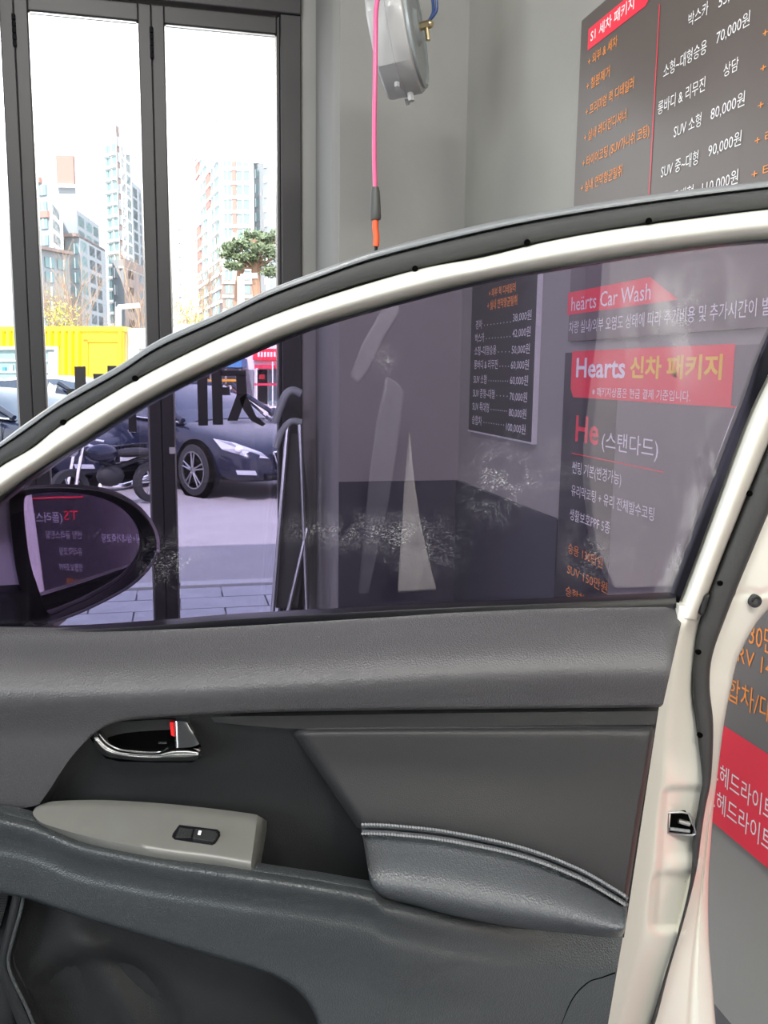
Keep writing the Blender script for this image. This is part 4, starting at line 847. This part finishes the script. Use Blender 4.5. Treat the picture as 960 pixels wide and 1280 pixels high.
# ---------------- buildings
def building(name, lab, faces, ztop_, mw, depth_pts=None):
    """faces: list of (x0 px, d0, x1 px, d1) left to right; mass behind them"""
    e = empty(name, gp_(faces[0][0], faces[0][1])); tag(e, lab, 'building'); return e
def face(e, x0, d0, x1, d1, ytop0, ybot, m, cols, nrow, yfirst, pitch, depth=12, wname='window', gm=None, band=None, u_rows=None):
    a, b_ = gp_(x0, d0), gp_(x1, d1); zt = Fr(x0, ytop0, d0).z; zb = GZ if ybot is None else Fr(x0, ybot, d0).z
    n = (b_-a).cross(V((0, 0, 1))).normalized(); n = n if n.dot(HH) < 0 else -n
    aw = V(((a.x+b_.x)/2, (a.y+b_.y)/2, 0)).normalized()*6
    MB().prism([V((a.x, a.y, zb)), V((b_.x, b_.y, zb)), V((b_.x, b_.y, zt)), V((a.x, a.y, zt))], aw).build('wall', m, e, flat=True)
    L_ = (b_-a); zf = Fr(x0, yfirst, d0).z; dz = pitch*d0/FPX; wm = None
    for (u0, u1, hf, mat_) in cols:
        wl_ = (L_*(u1-u0)); proto = None
        for k in range(nrow):
            z1 = zf-k*dz; z0 = z1-dz*hf
            if z0 < zb+.3: break
            p = a+L_*u0
            if proto is None:
                q = MB(); ln = wl_; hh_ = V((0, 0, dz*hf)); q.prism([V(), ln, ln+hh_, hh_], n*.12); proto = q.build(wname, mat_, e, world=False, flat=True)
                proto.location = V((p.x, p.y, z0))-ORG[e.name]
                q = MB(); q.prism([V(ln*.46)+n*.12, ln*.54+n*.12, ln*.54+hh_+n*.12, ln*.46+hh_+n*.12], n*.1); fr = q.build('mullion', M['bldwhite'], proto, world=False, flat=True)
            else:
                c = copy_part(proto, e, V((p.x, p.y, z0))-ORG[e.name]); copy_part(fr, c)
        if band:
            pass
    if band:
        proto = None
        for k in range(nrow+1):
            z1 = zf-k*dz+dz*.28
            if z1 < zb+.6 or z1 > zt: continue
            q_ = V((a.x, a.y, z1-dz*.2))-ORG[e.name]
            if proto is None:
                proto = MB().prism([V(), L_, L_+V((0, 0, dz*.2)), V((0, 0, dz*.2))], n*.35).build('floor_band', band, e, world=False, flat=True); proto.location = q_
            else: copy_part(proto, e, q_)
def strip(e, x0, d0, x1, d1, u0, u1, y0, y1, m, name='brick_panel', th_=.25):
    a, b_ = gp_(x0, d0), gp_(x1, d1); n = (b_-a).cross(V((0, 0, 1))).normalized(); n = n if n.dot(HH) < 0 else -n
    z1 = Fr(x0, y0, d0).z; z0 = Fr(x0, y1, d0).z; p = a+(b_-a)*u0; q = a+(b_-a)*u1
    MB().prism([V((p.x, p.y, z0)), V((q.x, q.y, z0)), V((q.x, q.y, z1)), V((p.x, p.y, z1))], n*th_).build(name, m, e, flat=True)
G1, G2 = M['paleglass'], M['bldgrey']
e = building('apartment_tower', 'white and brick apartment tower with many windows, behind the pine', [(277, 150, 0, 0)], 0, None)
face(e, 277, 150, 315, 150, 174, None, M['bldwhite'], [(.10, .34, .62, G1), (.52, .92, .62, G1)], 17, 178, 16.5, band=M['bldwhite'])
strip(e, 277, 150, 315, 150, .37, .50, 176, 290, M['bldbrick'])
strip(e, 277, 150, 315, 150, 0, 1, 350, 470, M['bldbrown'], 'stone_cladding', .08)
face(e, 247, 178, 277, 150, 192, None, M['bldwhite'], [(.20, .45, .66, G1), (.66, .92, .66, G1)], 15, 195, 14.2, band=M['bldwhite'])
strip(e, 247, 178, 277, 150, 0, .16, 200, 226, M['bldbrick']); strip(e, 247, 178, 277, 150, .47, .62, 236, 278, M['bldbrick']); strip(e, 247, 178, 277, 150, 0, .17, 282, 345, M['bldbrick'])
strip(e, 247, 178, 277, 150, 0, 1, 352, 420, M['bldbrown'], 'stone_cladding', .08)
face(e, 315, 154, 350, 150, 183, None, M['bldgrey'], [(.08, .26, .6, G1)], 15, 195, 16.5)
face(e, 323, 153, 350, 149.5, 177, None, M['bldgrey'], [(.3, .42, .45, M['bldwhite'])], 13, 185, 16.8)
strip(e, 315, 150, 318, 150, 0, 1, 182, 440, M['bldwhite'], 'corner_strip', .4)
e = building('white_block', 'almost white apartment block with few small windows, left of the brick tower', [(205, 130, 0, 0)], 0, None)
face(e, 200, 130, 246, 138, 262, None, M['bldwhite'], [(.47, .58, .12, G2), (.1, .2, .12, G2)], 9, 280, 16.5)
e = building('grey_tower', 'tall slender tower with dark spire top and balconies, middle door pane', [(133, 110, 0, 0)], 0, None)
face(e, 133, 112, 149, 110, 181, None, M['bldwhite'], [(.05, .35, .75, G1), (.42, .95, .75, G1)], 16, 184, 14, band=M['bldwhite'])
face(e, 149, 110, 153, 111, 156, None, M['bldbrown'], [(.2, .8, .6, G2)], 10, 170, 18)
face(e, 153, 111, 166, 116, 166, None, M['bldwhite'], [(.1, .45, .8, G1), (.55, .95, .8, G1)], 14, 180, 14, band=M['bldwhite'])
face(e, 166, 116, 196, 130, 226, None, M['bldgrey'], [(.05, .2, .8, G1), (.28, .42, .8, G2), (.5, .65, .8, G1)], 12, 232, 13)
face(e, 139, 109, 153, 108, 325, None, M['bldgrey'], [(.1, .4, .6, G2)], 5, 335, 20); face(e, 153, 108, 196, 125, 322, None, M['bldbrown'], [(.1, .25, .5, G2), (.4, .55, .5, G2), (.7, .85, .5, G2)], 5, 335, 20)
strip(e, 153, 108, 196, 125, 0, 1, 333, 335, M['bldwhite'], 'ledge', .6)
e = building('stepped_block', 'grey stepped block with brick red top storey, second pane from the left', [(75, 95, 0, 0)], 0, None)
face(e, 75, 95, 97, 95, 195, None, M['bldgrey'], [(.3, .5, .1, G2)], 2, 300, 20)
strip(e, 75, 95, 97, 95, 0, .96, 195, 230, M['bldbrick'], 'brick_panel', .3); strip(e, 75, 95, 97, 95, 0, 1, 231, 235, M['bldwhite'], 'ledge', .5)
face(e, 97, 94, 124, 104, 262, None, M['bldgrey'], [(.05, .3, .7, G1), (.38, .65, .7, G1), (.72, .95, .7, G1)], 9, 268, 17)
face(e, 80, 92.5, 99, 92, 294, None, M['bldgrey'], [(.5, .9, .7, G1)], 7, 305, 17); face(e, 99, 92, 131, 103, 294, None, M['bldgrey'], [(.05, .25, .7, G1), (.35, .55, .7, G1), (.62, .8, .7, G2)], 7, 300, 17)
strip(e, 80, 92.5, 99, 92, 0, 1, 293, 297, M['bldbrown'], 'ledge', .6); strip(e, 99, 92, 131, 103, 0, 1, 293, 297, M['bldbrown'], 'ledge', .6)
e = building('brick_block', 'red, grey and white flats at the left, beside the first mullion', [(40, 80, 0, 0)], 0, None)
face(e, 20, 84, 63, 82, 228, None, M['bldgrey'], [(.75, .95, .6, G1), (.5, .7, .6, G1)], 10, 236, 19)
strip(e, 20, 84, 63, 82, .4, .82, 226, 233, M['bldbrick']); strip(e, 20, 84, 63, 82, .4, 1.0, 268, 276, M['bldbrick'])
face(e, 63, 82, 79, 90, 245, None, M['bldwhite'], [(.2, .75, .7, G1)], 9, 250, 17)
face(e, 20, 78, 85, 84, 306, None, M['bldgrey'], [(.5, .68, .7, G1), (.75, .95, .7, G1)], 6, 315, 18)
strip(e, 20, 78, 85, 84, 0, 1, 303, 307, M['bldbrown'], 'ledge', .6)
# ---------------- trees and lamp posts
def branch(q, p, d, L_, r, lev, sp=.5):
    e_ = p+d*L_; q.tube([p, p.lerp(e_, .5)+V((random.uniform(-1, 1), random.uniform(-1, 1), 0))*L_*.03, e_], [r, r*.8, r*.6], 5 if lev < 3 else 3, False)
    if lev == 0: return
    for k in range(3 if lev > 1 else 4):
        f = random.uniform(.45, 1); n_ = (d+V((random.uniform(-sp, sp), random.uniform(-sp, sp), random.uniform(-.05, .35)))).normalized()
        branch(q, p.lerp(e_, f), n_, L_*random.uniform(.55, .75), r*.5, lev-1, sp)
def bare(lab, px, d, ytop, lev=4, sp=.55):
    b0 = gp_(px, d); H0 = Fr(px, ytop, d).z-GZ; q = MB(); e = empty('bare_tree', b0); tag(e, lab, 'tree', 'bare trees along the street')
    MB().tube([b0, b0+V((0, 0, H0*.35))], [.16*H0/9, .11*H0/9], 8).build('trunk', M['bark'], e)
    for k in range(5): branch(q, b0+V((0, 0, H0*random.uniform(.2, .38))), V((random.uniform(-.5, .5), random.uniform(-.5, .5), 1)).normalized(), H0*.3, .055*H0/9, lev, sp)
    branch(q, b0+V((0, 0, H0*.33)), V((0, 0, 1)), H0*.4, .08*H0/9, lev, sp)
    o = q.build('branches', M['bark'], e); o['kind'] = 'stuff'
bare('tall upright bare tree before the stepped grey block', 94, 34, 322, 4, .45)
bare('wide bare tree directly right of the first mullion', 66, 38, 345)
bare('bare tree low behind the yellow kiosk, right of the tall upright one', 112, 40, 358)
bare('bare tree beside the second mullion, before the grey tower', 176, 36, 330)
bare('thin bare tree before the foot of the brick apartment tower', 257, 40, 305, 4, .6)
e = empty('pine_tree', gp_(318, 34)); tag(e, 'dark green pine with flat layered crown in front of the tower', 'tree')
b0 = gp_(315, 34); tp = Fr(318, 300, 34)
MB().tube(smooth([b0, b0.lerp(tp, .5)+R0*.15, tp], 5), .16, 8).build('trunk', M['pinebark'], e)
b1 = gp_(297, 34.5); MB().tube(smooth([b1, Fr(297, 370, 34.3), Fr(305, 325, 34.2)], 5), .13, 8).build('trunk', M['pinebark'], e)
q = MB(); qb = MB()
for cx, cy, rx, ry in ((288, 318, 14, 7), (300, 306, 16, 7), (318, 296, 18, 7), (334, 300, 16, 8), (326, 312, 22, 8), (308, 322, 16, 6), (292, 333, 12, 5), (322, 330, 18, 7), (345, 318, 18, 9), (285, 310, 8, 4), (340, 340, 14, 7), (350, 292, 12, 7)):
    c = Fr(cx, cy, 34+random.uniform(-.6, .6)); sx, sz = rx*34/FPX, ry*34/FPX
    qb.tube([tp+V((0, 0, -1)), c+V((0, 0, -sz*.4))], [.06, .03], 5)
    for k in range(420):
        v = V((random.gauss(0, .45), random.gauss(0, .45), random.gauss(0, .42)))
        if v.length > 1.1: continue
        p = c+R0*v.x*sx+HH*v.y*sx+V((0, 0, v.z*sz)); d_ = V((random.uniform(-1, 1), random.uniform(-1, 1), random.uniform(-.2, 1))).normalized()*.16; s_ = d_.orthogonal().normalized()*.045
        q.add([p-s_, p+s_, p+d_], [(0, 1, 2)])
o = q.build('needle_foliage', M['pine'], e, flat=True); o['kind'] = 'stuff'; qb.build('branches', M['pinebark'], e)['kind'] = 'stuff'
def bush(lab, px, py, d, r):
    q = MB(); c = Fr(px, py, d)
    for k in range(420):
        v = V((random.gauss(0, .4), random.gauss(0, .4), random.gauss(0, .5))); p = c+v*r; d_ = V((random.uniform(-1, 1), random.uniform(-1, 1), random.uniform(-1, 1))).normalized()*.07; s_ = d_.orthogonal().normalized()*.03
        q.add([p-s_, p+s_, p+d_], [(0, 1, 2)])
    e = empty('bush', gp_(px, d)); tag(e, lab, 'bush'); o = q.build('foliage', M['bush'], e, flat=True); o['kind'] = 'stuff'
    q = MB()
    for k in range(5): q.tube([gp_(px, d), c+V((random.uniform(-.5, .5)*r, 0, random.uniform(-.3, .4)*r))], .03, 5)
    q.build('stems', M['bark'], e)
bush('yellow green bush above the yellow kiosk near the first mullion', 75, 398, 30, .6)
bush('pale green leafy shrub just right of the second mullion', 236, 402, 28, .8)
def post(lab, px, ytop, d, m, r=.09):
    e = empty('lamp_post', gp_(px, d)); tag(e, lab, 'lamp post'); t_ = Fr(px, ytop, d); b0 = gp_(px, d)
    MB().tube([b0, t_], r, 8).build('pole', m, e); MB().tube([t_, t_+R0*.6+V((0, 0, .05))], r*.8, 8).build('lamp_head', m, e)
post('white lamp post rising over the kiosk near the second mullion', 148, 384, 26, M['offwhite'])
post('pale yellow post below the pine crown', 301, 346, 33, M['offwhite'], .12)
post('thin pale post at the right end of the right door pane', 335, 322, 36, M['offwhite'], .08)
